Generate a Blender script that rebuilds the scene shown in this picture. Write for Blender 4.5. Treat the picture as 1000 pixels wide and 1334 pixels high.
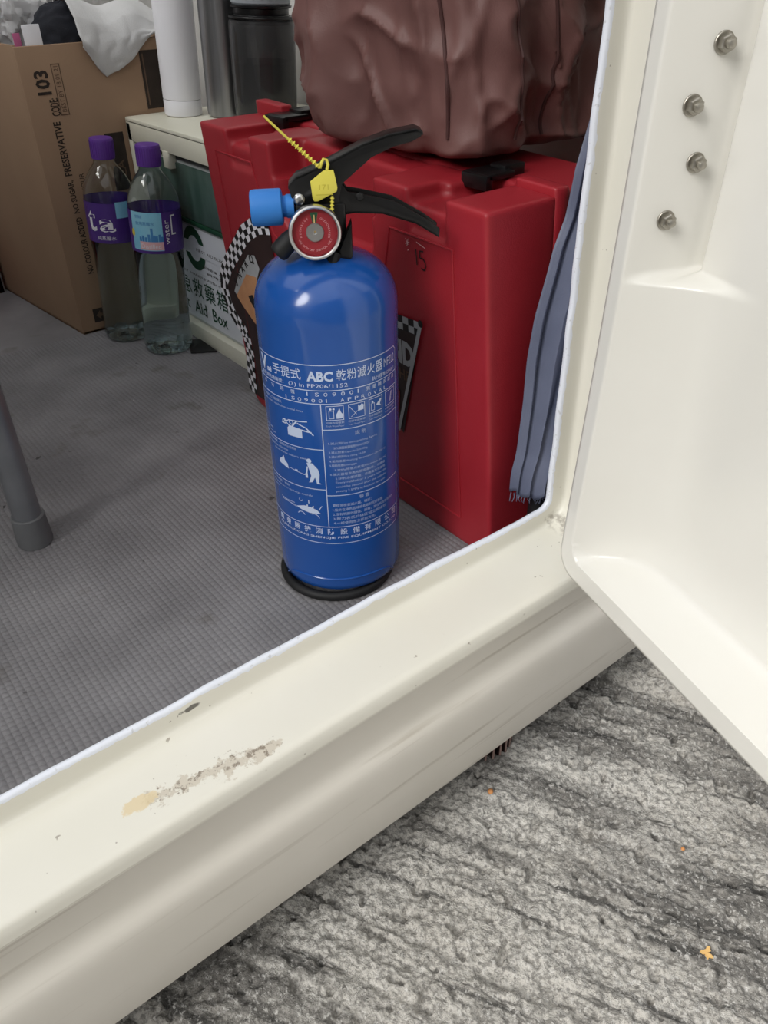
import bpy, bmesh, math, random
import numpy as np
from mathutils import Vector, Matrix, noise as mnoise
from mathutils.geometry import tessellate_polygon

random.seed(7); np.random.seed(7)
for o in list(bpy.data.objects): bpy.data.objects.remove(o, do_unlink=True)
SC = bpy.context.scene
COL = SC.collection

# ------------------------------------------------------------------ camera, sky, sun, exposure
cd = bpy.data.cameras.new('camera'); cam = bpy.data.objects.new('camera', cd); COL.objects.link(cam)
right = Vector((0.7832, -0.6215, -0.0177)); down = Vector((-0.3682, -0.4408, -0.8186)); fwd = Vector((0.5010, 0.6477, -0.5741))
cam.matrix_world = Matrix(((right.x, -down.x, -fwd.x, 0), (right.y, -down.y, -fwd.y, 0), (right.z, -down.z, -fwd.z, 0.48), (0, 0, 0, 1)))
cd.sensor_fit = 'VERTICAL'; cd.sensor_height = 36.0; cd.lens = 1040.0 / 1334.0 * 36.0
cd.clip_start = 0.01; cd.clip_end = 100
SC.camera = cam

w = bpy.data.worlds.new('overcast'); SC.world = w; w.use_nodes = True
wn, wl = w.node_tree.nodes, w.node_tree.links
wn.clear()
tc = wn.new('ShaderNodeTexCoord'); sep = wn.new('ShaderNodeSeparateXYZ'); mr = wn.new('ShaderNodeMapRange')
mr.inputs['From Min'].default_value = 0.0; mr.inputs['From Max'].default_value = 1.0
mr.inputs['To Min'].default_value = 0.25; mr.inputs["To Max"].default_value = 1.25
bg = wn.new('ShaderNodeBackground'); bg.inputs['Color'].default_value = (0.95, 0.975, 1.0, 1)
wo = wn.new('ShaderNodeOutputWorld')
wl.new(tc.outputs['Generated'], sep.inputs[0]); wl.new(sep.outputs['Z'], mr.inputs['Value'])
wl.new(mr.outputs['Result'], bg.inputs['Strength']); wl.new(bg.outputs[0], wo.inputs['Surface'])

sl = bpy.data.lights.new('veiled_sun', 'SUN'); sl.energy = 2.7; sl.angle = math.radians(32); sl.color = (1.0, 0.98, 0.94)
so = bpy.data.objects.new('veiled_sun', sl); COL.objects.link(so)
so.rotation_euler = Vector((0.80, 0.04, -0.58)).to_track_quat('-Z', 'Y').to_euler()

SC.view_settings.view_transform = 'Standard'; SC.view_settings.look = 'None'
SC.view_settings.gamma = 1.0; SC.view_settings.use_curve_mapping = False
SC.view_settings.exposure = 0.24

# ------------------------------------------------------------------ materials
def srgb(*c):
    return tuple(((v / 255) / 12.92 if v / 255 <= 0.04045 else ((v / 255 + 0.055) / 1.055) ** 2.4) for v in c) + (1.0,)

def mat(name, c1, rough=0.5, c2=None, scale=8.0, detail=4.0, bump=0.0, bump_scale=200.0, metal=0.0, coat=0.0, trans=0.0, ior=1.45, spec=0.5, alpha=1.0, stretch=(1, 1, 1), lo=0.35, hi=0.65, rough_var=0.0):
    m = bpy.data.materials.new(name); m.use_nodes = True
    n, l = m.node_tree.nodes, m.node_tree.links
    b = n['Principled BSDF']
    b.inputs['Roughness'].default_value = rough; b.inputs['Metallic'].default_value = metal
    b.inputs['Coat Weight'].default_value = coat; b.inputs['Coat Roughness'].default_value = 0.12
    b.inputs['Transmission Weight'].default_value = trans; b.inputs['IOR'].default_value = ior
    b.inputs['Specular IOR Level'].default_value = spec; b.inputs['Alpha'].default_value = alpha
    t = n.new('ShaderNodeTexCoord'); mp = n.new('ShaderNodeMapping'); mp.inputs['Scale'].default_value = stretch
    l.new(t.outputs['Object'], mp.inputs['Vector'])
    nz = n.new('ShaderNodeTexNoise'); nz.inputs['Scale'].default_value = scale; nz.inputs['Detail'].default_value = detail
    l.new(mp.outputs[0], nz.inputs['Vector'])
    r = n.new('ShaderNodeValToRGB'); r.color_ramp.elements[0].position = lo; r.color_ramp.elements[1].position = hi
    r.color_ramp.elements[0].color = c1; r.color_ramp.elements[1].color = c2 or tuple(min(1, v * 1.06) for v in c1[:3]) + (1,)
    l.new(nz.outputs['Fac'], r.inputs[0]); l.new(r.outputs[0], b.inputs['Base Color'])
    if rough_var:
        q = n.new('ShaderNodeMapRange'); q.inputs['To Min'].default_value = rough - rough_var; q.inputs['To Max'].default_value = rough + rough_var
        l.new(nz.outputs['Fac'], q.inputs['Value']); l.new(q.outputs[0], b.inputs['Roughness'])
    if bump:
        nb = n.new('ShaderNodeTexNoise'); nb.inputs['Scale'].default_value = bump_scale; nb.inputs['Detail'].default_value = 3
        l.new(t.outputs['Object'], nb.inputs['Vector'])
        bp = n.new('ShaderNodeBump'); bp.inputs['Strength'].default_value = bump; bp.inputs['Distance'].default_value = 0.002
        l.new(nb.outputs['Fac'], bp.inputs['Height']); l.new(bp.outputs[0], b.inputs['Normal'])
    return m

M = {}
M['door'] = mat('door_gelcoat', srgb(226, 224, 217), 0.26, srgb(231, 229, 223), 5, bump=0.04, bump_scale=30, coat=0.25)
M['body'] = mat('body_gelcoat', srgb(206, 198, 180), 0.42, srgb(214, 207, 190), 6, bump=0.05, bump_scale=40)
M['concrete'] = None
M['floor'] = floor_mat = mat('floor_rubber', srgb(116, 114, 116), 0.62, srgb(138, 136, 138), 9, 6, bump=0.08, bump_scale=500)
def speckle(m, col, scale, lo, hi, k):
    n, l = m.node_tree.nodes, m.node_tree.links; b = n['Principled BSDF']; src = b.inputs['Base Color'].links[0].from_socket
    t = n.new('ShaderNodeTexCoord'); q = n.new('ShaderNodeTexNoise'); q.inputs['Scale'].default_value = scale; q.inputs['Detail'].default_value = 3
    l.new(t.outputs['Object'], q.inputs['Vector']); r = n.new('ShaderNodeMapRange'); r.inputs['From Min'].default_value = lo; r.inputs['From Max'].default_value = hi; r.inputs['To Max'].default_value = k
    l.new(q.outputs['Fac'], r.inputs['Value']); mx = n.new('ShaderNodeMix'); mx.data_type = 'RGBA'
    l.new(r.outputs[0], mx.inputs[0]); l.new(src, mx.inputs[6]); mx.inputs[7].default_value = col; l.new(mx.outputs[2], b.inputs['Base Color'])
speckle(floor_mat, srgb(48, 46, 44), 60, .72, .75, .8); speckle(floor_mat, srgb(92, 86, 80), 14, .62, .72, .6); speckle(floor_mat, srgb(176, 174, 172), 75, .745, .77, .6)
M['lining'] = mat('cabin_lining', srgb(206, 205, 202), 0.6, srgb(214, 213, 210), 4)
M['dark_lining'] = mat('cabin_dark_lining', srgb(84, 82, 80), 0.7, srgb(94, 92, 90), 4)
M['red'] = mat('red_plastic', srgb(158, 36, 46), 0.40, srgb(166, 42, 52), 12, bump=0.12, bump_scale=900)
M['black'] = mat('black_plastic', srgb(15, 15, 16), 0.30, srgb(21, 21, 23), 30, bump=0.05, bump_scale=300)
M['blackmatte'] = mat('black_rubber', srgb(20, 20, 21), 0.6, srgb(30, 30, 31), 30)
M['blue'] = mat('blue_enamel', srgb(24, 78, 156), 0.2, srgb(28, 84, 164), 10, coat=0.5)
M['nozzle'] = mat('nozzle_blue', srgb(52, 128, 212), 0.5, srgb(58, 134, 216), 20)
M['print'] = mat('label_ink', srgb(192, 206, 232), 0.5, srgb(200, 212, 236), 20)
M['printfine'] = mat('label_fine_ink', srgb(165, 182, 216), 0.5, srgb(172, 188, 220), 20)
M['chrome'] = mat('steel', srgb(200, 200, 200), 0.28, srgb(214, 214, 214), 40, metal=1.0)
M['zinc'] = mat('zinc_steel', srgb(150, 145, 136), 0.42, srgb(178, 174, 165), 60, metal=1.0, bump=0.1, bump_scale=800)
M['dialred'] = mat('dial_red', srgb(150, 34, 44), 0.5, srgb(158, 40, 50), 20)
M['dialgreen'] = mat('dial_green', srgb(40, 90, 60), 0.5, srgb(46, 96, 66), 20)
M['gold'] = mat('needle', srgb(212, 180, 120), 0.5, srgb(220, 190, 130), 20)
M['yellow'] = mat('yellow_nylon', srgb(226, 214, 84), 0.5, srgb(232, 220, 96), 25)
M['yellowmark'] = mat('yellow_emboss', srgb(204, 190, 66), 0.5, srgb(208, 194, 70), 25)
M['card'] = mat('cardboard', srgb(152, 124, 100), 0.85, srgb(159, 131, 106), 9, 5, bump=0.06, bump_scale=180)
M['cardink'] = mat('carton_ink', srgb(48, 40, 34), 0.8, srgb(58, 48, 42), 60)
M['cardinkpale'] = mat('carton_pale_ink', srgb(98, 78, 62), 0.8, srgb(106, 84, 68), 60)
M['cream'] = mat('cabinet_enamel', srgb(222, 220, 202), 0.45, srgb(228, 226, 210), 6)
M['bag'] = mat('brown_nylon', srgb(112, 78, 74), 0.5, srgb(122, 86, 82), 20, bump=0.12, bump_scale=700)
M['bagseam'] = mat('brown_piping', srgb(74, 46, 44), 0.6, srgb(82, 52, 50), 40)
M['umb'] = mat('slate_fabric', srgb(92, 98, 120), 0.45, srgb(102, 108, 130), 20, bump=0.1, bump_scale=900)
M['tube'] = mat('grey_tube', srgb(128, 130, 134), 0.38, srgb(138, 140, 144), 30, metal=0.6)
M['rubbergrey'] = mat('grey_rubber', srgb(96, 97, 99), 0.6, srgb(104, 105, 107), 30)
M['white'] = mat('white_enamel', srgb(232, 232, 238), 0.35, srgb(238, 238, 242), 6)
M['greyline'] = mat('grey_seam', srgb(150, 150, 156), 0.5, srgb(156, 156, 160), 6)
M['smoke'] = mat('smoked_plastic', srgb(120, 120, 122), 0.08, srgb(124, 124, 126), 6, trans=0.85, ior=1.35)
M['lidgrey'] = mat('lid_grey', srgb(140, 146, 152), 0.5, srgb(148, 154, 160), 8)
M['greymetal'] = mat('brushed_grey', srgb(110, 110, 112), 0.3, srgb(170, 170, 172), 14, metal=0.9, stretch=(6, 6, 0.1))
M['cap'] = mat('purple_cap', srgb(88, 46, 138), 0.45, srgb(96, 52, 146), 20)
M['purple'] = mat('purple_label', srgb(74, 44, 124), 0.35, srgb(82, 52, 134), 20)
M['labelblue'] = mat('sky_blue_label', srgb(124, 196, 226), 0.4, srgb(150, 208, 230), 30)
M['labelnavy'] = mat('skyline_blue', srgb(66, 128, 186), 0.4, srgb(74, 138, 196), 30)
M['labelpink'] = mat('label_pink', srgb(226, 178, 182), 0.4, srgb(232, 186, 188), 30)
M['labelyellow'] = mat('label_yellow', srgb(226, 204, 74), 0.4, srgb(230, 208, 80), 30)
M['whiteink'] = mat('white_ink', srgb(232, 230, 236), 0.5, srgb(236, 234, 240), 30)
M['blackink'] = mat('black_ink', srgb(22, 20, 20), 0.5, srgb(28, 26, 26), 30)
M['brownink'] = mat('sticker_dark', srgb(46, 30, 30), 0.45, srgb(54, 36, 34), 30)
M['orange'] = mat('sticker_orange', srgb(196, 140, 100), 0.45, srgb(206, 152, 110), 60)
M['greyink'] = mat('sticker_grey', srgb(168, 170, 172), 0.45, srgb(178, 180, 182), 60)
M['paper'] = mat('white_paper', srgb(212, 216, 224), 0.6, srgb(220, 224, 230), 14)
M['green'] = mat('green_ink', srgb(24, 66, 46), 0.5, srgb(30, 74, 52), 30)
M['greenplastic'] = mat('green_plastic', srgb(60, 84, 76), 0.3, srgb(82, 104, 98), 18, stretch=(1, 3, 1))
M['pale'] = mat('pale_plastic', srgb(176, 182, 182), 0.35, srgb(190, 194, 194), 12)
M['cloth'] = mat('white_cloth', srgb(200, 200, 200), 0.85, srgb(212, 212, 212), 14, bump=0.2, bump_scale=600)
M['navy'] = mat('dark_cloth', srgb(34, 36, 44), 0.85, srgb(42, 44, 52), 20, bump=0.2, bump_scale=500)
M['plasticbag'] = mat('milky_film', srgb(226, 226, 228), 0.3, srgb(236, 236, 238), 10, trans=0.35, ior=1.2)
M['pink'] = mat('pink_card', srgb(188, 96, 140), 0.6, srgb(196, 106, 148), 20)
M['rib'] = mat('brown_rib', srgb(44, 28, 26), 0.6, srgb(54, 34, 30), 40)
M['ribedge'] = mat('rib_edge', srgb(168, 140, 132), 0.6, srgb(178, 150, 142), 40)
M['speck'] = mat('orange_speck', srgb(206, 140, 84), 0.7, srgb(216, 152, 96), 90)
M['petal'] = mat('ochre_petal', srgb(228, 182, 112), 0.7, srgb(236, 194, 126), 90)
M['lightblock'] = mat('light_block_grey', srgb(150, 147, 142), 0.9, srgb(166, 163, 158), 3, 6)  # surface of the added wall that blocks light from behind the camera
M['tyre'] = mat('underbody', srgb(40, 40, 42), 0.8, srgb(48, 48, 50), 10)

def water_mat(name, col, rough=0.02, ior=1.33, coat=0.0):
    m = bpy.data.materials.new(name); m.use_nodes = True
    b = m.node_tree.nodes['Principled BSDF']
    n, l = m.node_tree.nodes, m.node_tree.links
    nz = n.new('ShaderNodeTexNoise'); nz.inputs['Scale'].default_value = 6
    mx = n.new('ShaderNodeMapRange'); mx.inputs['To Min'].default_value = rough; mx.inputs['To Max'].default_value = rough + 0.03
    l.new(nz.outputs['Fac'], mx.inputs['Value']); l.new(mx.outputs[0], b.inputs['Roughness'])
    b.inputs['Coat Weight'].default_value = coat; b.inputs['Coat Roughness'].default_value = 0.06
    b.inputs['Base Color'].default_value = col; b.inputs['Transmission Weight'].default_value = 1.0; b.inputs['IOR'].default_value = ior
    return m
M['pet'] = water_mat('clear_bottle_plastic', srgb(236, 246, 248), 0.02, 1.05, 1.0)
M['water'] = water_mat('water', srgb(240, 248, 247), 0.0, 1.10)
M['glass'] = water_mat('gauge_glass', srgb(250, 250, 250), 0.02, 1.06)

def frame_material():
    """cream gelcoat whose cut rim is bare white, with chipped and stained patches on the sill"""
    m = bpy.data.materials.new('frame_gelcoat'); m.use_nodes = True
    n, l = m.node_tree.nodes, m.node_tree.links; b = n['Principled BSDF']
    b.inputs['Roughness'].default_value = 0.36; b.inputs['Coat Weight'].default_value = 0.15
    t = n.new('ShaderNodeTexCoord'); at = n.new('ShaderNodeAttribute'); at.attribute_name = 'rim'
    def N(scale, detail=4, vec=None, rough=0.5):
        q = n.new('ShaderNodeTexNoise'); q.inputs['Scale'].default_value = scale; q.inputs['Detail'].default_value = detail; q.inputs['Roughness'].default_value = rough
        l.new(vec or t.outputs['Object'], q.inputs['Vector']); return q.outputs['Fac']
    def math_(op, a, c=None, clamp=False):
        q = n.new('ShaderNodeMath'); q.operation = op; q.use_clamp = clamp
        for i, v in enumerate((a, c)):
            if v is None: continue
            if isinstance(v, (int, float)): q.inputs[i].default_value = v
            else: l.new(v, q.inputs[i])
        return q.outputs[0]
    def mix(f, a, c):
        q = n.new('ShaderNodeMix'); q.data_type = 'RGBA'
        l.new(f, q.inputs['Factor'])
        for k, v in (('A', a), ('B', c)):
            s = [i for i in q.inputs if i.name == k and i.type == 'RGBA'][0]
            if isinstance(v, tuple): s.default_value = v
            else: l.new(v, s)
        return [o for o in q.outputs if o.type == 'RGBA'][0]
    def ramp(f, a, c):
        q = n.new('ShaderNodeMapRange'); q.inputs['From Min'].default_value = a; q.inputs['From Max'].default_value = c; q.clamp = True
        l.new(f, q.inputs['Value']); return q.outputs[0]
    base = mix(ramp(N(6), .35, .65), srgb(228, 225, 213), srgb(233, 230, 220))
    # grime specks
    specks = ramp(N(160, 2), .735, .76)
    base = mix(math_('MULTIPLY', specks, .6), base, srgb(120, 104, 88))
    # chipped gelcoat along the sill: an elongated patch broken up by noise
    sp = n.new('ShaderNodeSeparateXYZ'); l.new(t.outputs['Object'], sp.inputs[0])
    X, Y, Z = sp.outputs
    # centre line y = 0.334 - 0.17*(x-0.055)
    cy = math_('SUBTRACT', 0.3345, math_('MULTIPLY', math_('SUBTRACT', X, 0.055), 0.155))
    dist = math_('ABSOLUTE', math_('SUBTRACT', Y, cy))
    band = math_('SUBTRACT', 1.0, math_('DIVIDE', dist, 0.0125), True)
    inx = math_('MULTIPLY', ramp(X, .058, .07), math_('SUBTRACT', 1.0, ramp(X, .150, .165)))
    up = ramp(Z, .045, .049)
    zone = math_('MULTIPLY', math_('MULTIPLY', band, inx), up)
    big = N(85, 8, rough=0.72)
    patch = ramp(math_('ADD', math_('MULTIPLY', zone, .34), big), .70, .74)
    base = mix(math_('MULTIPLY', patch, .55), base, srgb(188, 174, 154))
    edge = math_('MULTIPLY', patch, ramp(N(190, 5, rough=0.7), .52, .6))
    base = mix(math_('MULTIPLY', edge, .75), base, srgb(112, 96, 80))
    # yellowed blot at the left end of the chip
    dx = math_('DIVIDE', math_('SUBTRACT', X, .0615), .0125); dy = math_('DIVIDE', math_('SUBTRACT', Y, .3335), .0062)
    rr = math_('SQRT', math_('ADD', math_('MULTIPLY', dx, dx), math_('MULTIPLY', dy, dy)))
    blot = math_('MULTIPLY', math_('SUBTRACT', 1.0, ramp(math_('ADD', rr, math_('MULTIPLY', math_('SUBTRACT', big, .5), 2.2)), .80, .95)), up)
    base = mix(math_('MULTIPLY', blot, .8), base, srgb(222, 202, 160))
    # scuffed dark corner grime
    gx = math_('DIVIDE', math_('SUBTRACT', X, .478), .016); gz = math_('DIVIDE', math_('SUBTRACT', Z, .060), .008)
    gr = math_('SQRT', math_('ADD', math_('MULTIPLY', gx, gx), math_('MULTIPLY', gz, gz)))
    gm = math_('MULTIPLY', math_('SUBTRACT', 1.0, ramp(gr, .4, 1.0)), ramp(N(220, 5), .42, .6))
    base = mix(math_('MULTIPLY', gm, .55), base, srgb(110, 98, 84))
    sx = math_('DIVIDE', math_('SUBTRACT', X, .1185), .0085); sz = math_('DIVIDE', math_('SUBTRACT', Z, .0665), .0022)
    sr = math_('ADD', math_('SQRT', math_('ADD', math_('MULTIPLY', sx, sx), math_('MULTIPLY', sz, sz))), math_('MULTIPLY', math_('SUBTRACT', N(240, 4), .5), 1.6))
    base = mix(math_('MULTIPLY', math_('SUBTRACT', 1.0, ramp(sr, .7, 1.0)), .85), base, srgb(52, 46, 40))
    # bare white rim, ragged paint line
    rim = math_('ADD', at.outputs['Fac'], math_('MULTIPLY', math_('SUBTRACT', N(120, 4), .5), .0048))
    rimm = math_('SUBTRACT', 1.0, ramp(rim, .0030, .0034))
    base = mix(rimm, base, srgb(236, 240, 250))
    dirt = math_('MULTIPLY', rimm, ramp(N(300, 3), .62, .7))
    base = mix(math_('MULTIPLY', dirt, .35), base, srgb(150, 146, 140))
    l.new(base, b.inputs['Base Color'])
    bp = n.new('ShaderNodeBump'); bp.inputs['Strength'].default_value = .25; bp.inputs['Distance'].default_value = .001
    l.new(math_('ADD', math_('MULTIPLY', patch, -1.0), math_('MULTIPLY', N(60), .2)), bp.inputs['Height']); l.new(bp.outputs[0], b.inputs['Normal'])
    return m
M['frame'] = frame_material()

def skirt_material():
    """sun-dulled cream panel with long faint scuffs along the vehicle"""
    m = mat('skirt_gelcoat', srgb(216, 211, 201), 0.5, srgb(222, 217, 208), 7)
    n, l = m.node_tree.nodes, m.node_tree.links; b = n['Principled BSDF']
    src = b.inputs['Base Color'].links[0].from_socket
    t = n.new('ShaderNodeTexCoord'); mp = n.new('ShaderNodeMapping'); mp.inputs['Scale'].default_value = (5, 90, 130)
    l.new(t.outputs['Object'], mp.inputs[0])
    q = n.new('ShaderNodeTexNoise'); q.inputs['Scale'].default_value = 1.0; q.inputs['Detail'].default_value = 5
    l.new(mp.outputs[0], q.inputs['Vector'])
    r = n.new('ShaderNodeMapRange'); r.inputs['From Min'].default_value = .60; r.inputs['From Max'].default_value = .72; r.inputs['To Max'].default_value = .4
    l.new(q.outputs['Fac'], r.inputs['Value'])
    mx = n.new('ShaderNodeMix'); mx.data_type = 'RGBA'
    l.new(r.outputs[0], mx.inputs[0]); l.new(src, mx.inputs[6]); mx.inputs[7].default_value = srgb(150, 138, 120)
    l.new(mx.outputs[2], b.inputs['Base Color'])
    return m
M['skirt'] = skirt_material()

GROOVE = math.atan2(-0.89, 0.455)      # direction the broom marks run in
def concrete_material():
    m = bpy.data.materials.new('weathered_concrete'); m.use_nodes = True
    n, l = m.node_tree.nodes, m.node_tree.links; b = n['Principled BSDF']; b.inputs['Roughness'].default_value = .85
    t = n.new('ShaderNodeTexCoord')
    ro = n.new('ShaderNodeMapping'); ro.inputs['Rotation'].default_value = (0, 0, -GROOVE); l.new(t.outputs['Object'], ro.inputs[0])
    def nz(scale, detail, st=(1, 1, 1), rough=.6):
        mp = n.new('ShaderNodeMapping'); mp.inputs['Scale'].default_value = st; l.new(ro.outputs[0], mp.inputs[0])
        q = n.new('ShaderNodeTexNoise'); q.inputs['Scale'].default_value = scale; q.inputs['Detail'].default_value = detail; q.inputs['Roughness'].default_value = rough
        l.new(mp.outputs[0], q.inputs['Vector']); return q.outputs['Fac']
    def rmp(f, a, c):
        q = n.new('ShaderNodeMapRange'); q.inputs['From Min'].default_value = a; q.inputs['From Max'].default_value = c; l.new(f, q.inputs['Value']); return q.outputs[0]
    def mix(f, a, c, k=1.0):
        q = n.new('ShaderNodeMix'); q.data_type = 'RGBA'
        if k != 1.0:
            mm = n.new('ShaderNodeMath'); mm.operation = 'MULTIPLY'; mm.inputs[1].default_value = k; l.new(f, mm.inputs[0]); f = mm.outputs[0]
        l.new(f, q.inputs[0])
        for i, v in ((6, a), (7, c)):
            if isinstance(v, tuple): q.inputs[i].default_value = v
            else: l.new(v, q.inputs[i])
        return q.outputs[2]
    base = mix(rmp(nz(7, 6), .35, .65), srgb(194, 189, 181), srgb(216, 212, 205))
    base = mix(rmp(nz(5, 9, (.55, 3.4, 1), .68), .47, .60), base, srgb(112, 109, 105), .85)       # broad weathered streaks
    base = mix(rmp(nz(12, 8, (.5, 5.5, 1), .70), .54, .62), base, srgb(66, 65, 63), .88)          # narrow dark streaks
    base = mix(rmp(nz(210, 4, (1, 1.2, 1), .75), .46, .58), base, srgb(92, 89, 85), .62)           # dark sand
    base = mix(rmp(nz(260, 4, rough=.7), .54, .64), base, srgb(226, 223, 218), .70)                         # pale grains
    base = mix(rmp(nz(5, 3), .58, .72), base, srgb(178, 164, 142), .40)                           # rust-tinted blotches
    vo = n.new('ShaderNodeTexVoronoi'); vo.inputs['Scale'].default_value = 75; l.new(ro.outputs[0], vo.inputs['Vector'])
    base = mix(rmp(vo.outputs['Distance'], .15, .08), base, srgb(66, 64, 62), .6)
    l.new(base, b.inputs['Base Color'])
    bp = n.new('ShaderNodeBump'); bp.inputs['Strength'].default_value = .9; bp.inputs['Distance'].default_value = .003
    l.new(nz(480, 4), bp.inputs['Height']); l.new(bp.outputs[0], b.inputs['Normal'])
    return m
M['concrete'] = concrete_material()

# ------------------------------------------------------------------ builders
def tag(o, label=None, cat=None, group=None, kind=None):
    if label: o['label'] = label
    if cat: o['category'] = cat
    if group: o['group'] = group
    if kind: o['kind'] = kind
    return o

def empty(name, loc=(0, 0, 0), rz=0.0, label=None, cat=None, group=None, kind=None):
    o = bpy.data.objects.new(name, None); COL.objects.link(o); o.location = loc; o.rotation_euler = (0, 0, rz)
    o.empty_display_size = 0.02
    return tag(o, label, cat, group, kind)

def link(name, me, m, parent=None, smooth=True, angle=35):
    o = bpy.data.objects.new(name, me); COL.objects.link(o)
    if m is not None:
        me.materials.clear(); me.materials.append(M[m] if isinstance(m, str) else m)
    if smooth:
        me.polygons.foreach_set('use_smooth', [True] * len(me.polygons))
        try: me.set_sharp_from_angle(angle=math.radians(angle))
        except Exception: pass
    if parent is not None: o.parent = parent
    return o

def mesh(name, v, f, m, parent=None, smooth=True, angle=35):
    me = bpy.data.meshes.new(name); me.from_pydata([tuple(map(float, p)) for p in v], [], f); me.update()
    return link(name, me, m, parent, smooth, angle)

class G:
    """collects shapes into one mesh"""
    def __init__(s): s.v = []; s.f = []
    def add(s, v, f):
        k = len(s.v); s.v += [tuple(p) for p in v]; s.f += [tuple(i + k for i in q) for q in f]; return s
    def box(s, x0, x1, y0, y1, z0, z1):
        return s.add([(x0, y0, z0), (x1, y0, z0), (x1, y1, z0), (x0, y1, z0), (x0, y0, z1), (x1, y0, z1), (x1, y1, z1), (x0, y1, z1)],
                     [(0, 3, 2, 1), (4, 5, 6, 7), (0, 1, 5, 4), (1, 2, 6, 5), (2, 3, 7, 6), (3, 0, 4, 7)])
    def lathe(s, prof, seg=48, cap=True, axis=None):
        """prof: (r, z) from bottom to top"""
        v = []; f = []
        for r, z in prof:
            for i in range(seg):
                a = 2 * math.pi * i / seg; v.append((r * math.cos(a), r * math.sin(a), z))
        for j in range(len(prof) - 1):
            for i in range(seg):
                a = j * seg + i; b = j * seg + (i + 1) % seg; f.append((a, b, b + seg, a + seg))
        if cap:
            if prof[0][0] > 1e-6: f.append(tuple(reversed(range(seg))))
            if prof[-1][0] > 1e-6: f.append(tuple(range((len(prof) - 1) * seg, len(prof) * seg)))
        if axis is not None:
            p0, d = axis; q = Vector((0, 0, 1)).rotation_difference(Vector(d).normalized())
            v = [tuple(q @ Vector(p) + Vector(p0)) for p in v]
        return s.add(v, f)
    def tube(s, pts, r, seg=12, cap=True):
        pts = [Vector(p) for p in pts]; rs = r if isinstance(r, (list, tuple)) else [r] * len(pts)
        v = []; f = []; prev = None
        for i, p in enumerate(pts):
            d = (pts[min(i + 1, len(pts) - 1)] - pts[max(i - 1, 0)]).normalized()
            if prev is None:
                a = d.orthogonal().normalized()
            else:
                a = (prev - d * prev.dot(d)); a = a.normalized() if a.length > 1e-6 else d.orthogonal().normalized()
            prev = a; b = d.cross(a)
            for k in range(seg):
                t = 2 * math.pi * k / seg; v.append(tuple(p + rs[i] * (a * math.cos(t) + b * math.sin(t))))
        for j in range(len(pts) - 1):
            for k in range(seg):
                q = j * seg + k; w_ = j * seg + (k + 1) % seg; f.append((q, w_, w_ + seg, q + seg))
        if cap: f += [tuple(reversed(range(seg))), tuple(range((len(pts) - 1) * seg, len(pts) * seg))]
        return s.add(v, f)
    def prism(s, poly, y0, y1, to=lambda a, b, c: (a, c, b)):
        """polygon in (a, b) extruded along c from y0 to y1"""
        n = len(poly); v = [to(a, b, y0) for a, b in poly] + [to(a, b, y1) for a, b in poly]
        f = [tuple(range(n)), tuple(reversed(range(n, 2 * n)))] + [(i, i + n, (i + 1) % n + n, (i + 1) % n) for i in range(n)]
        return s.add(v, f)
    def xf(s, fn): s.v = [tuple(fn(*p)) for p in s.v]; return s
    def build(s, name, m, parent=None, bevel=0.0, seg=2, smooth=True, angle=35):
        me = bpy.data.meshes.new(name); me.from_pydata(s.v, [], s.f); me.update()
        bm = bmesh.new(); bm.from_mesh(me)
        bmesh.ops.recalc_face_normals(bm, faces=bm.faces)
        if bevel:
            ed = [e for e in bm.edges if len(e.link_faces) == 2 and e.calc_face_angle(0) > math.radians(25)]
            bmesh.ops.bevel(bm, geom=ed, offset=bevel, segments=seg, profile=0.5, affect='EDGES', clamp_overlap=True)
        bm.to_mesh(me); bm.free()
        return link(name, me, m, parent, smooth, angle)

def text_geo(body, bold=0.0):
    """outline faces of a line of type, unit size: (verts 2d, faces)"""
    c = bpy.data.curves.new('type', 'FONT'); c.body = body; c.size = 1.0; c.resolution_u = 2; c.offset = bold; c.fill_mode = 'FRONT'
    o = bpy.data.objects.new('type', c); COL.objects.link(o)
    dg = bpy.context.evaluated_depsgraph_get(); ev = o.evaluated_get(dg); me = ev.to_mesh()
    v = [(p.co.x, p.co.y) for p in me.vertices]; f = [tuple(q.vertices) for q in me.polygons]
    ev.to_mesh_clear(); bpy.data.objects.remove(o); bpy.data.curves.remove(c)
    return v, f

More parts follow.
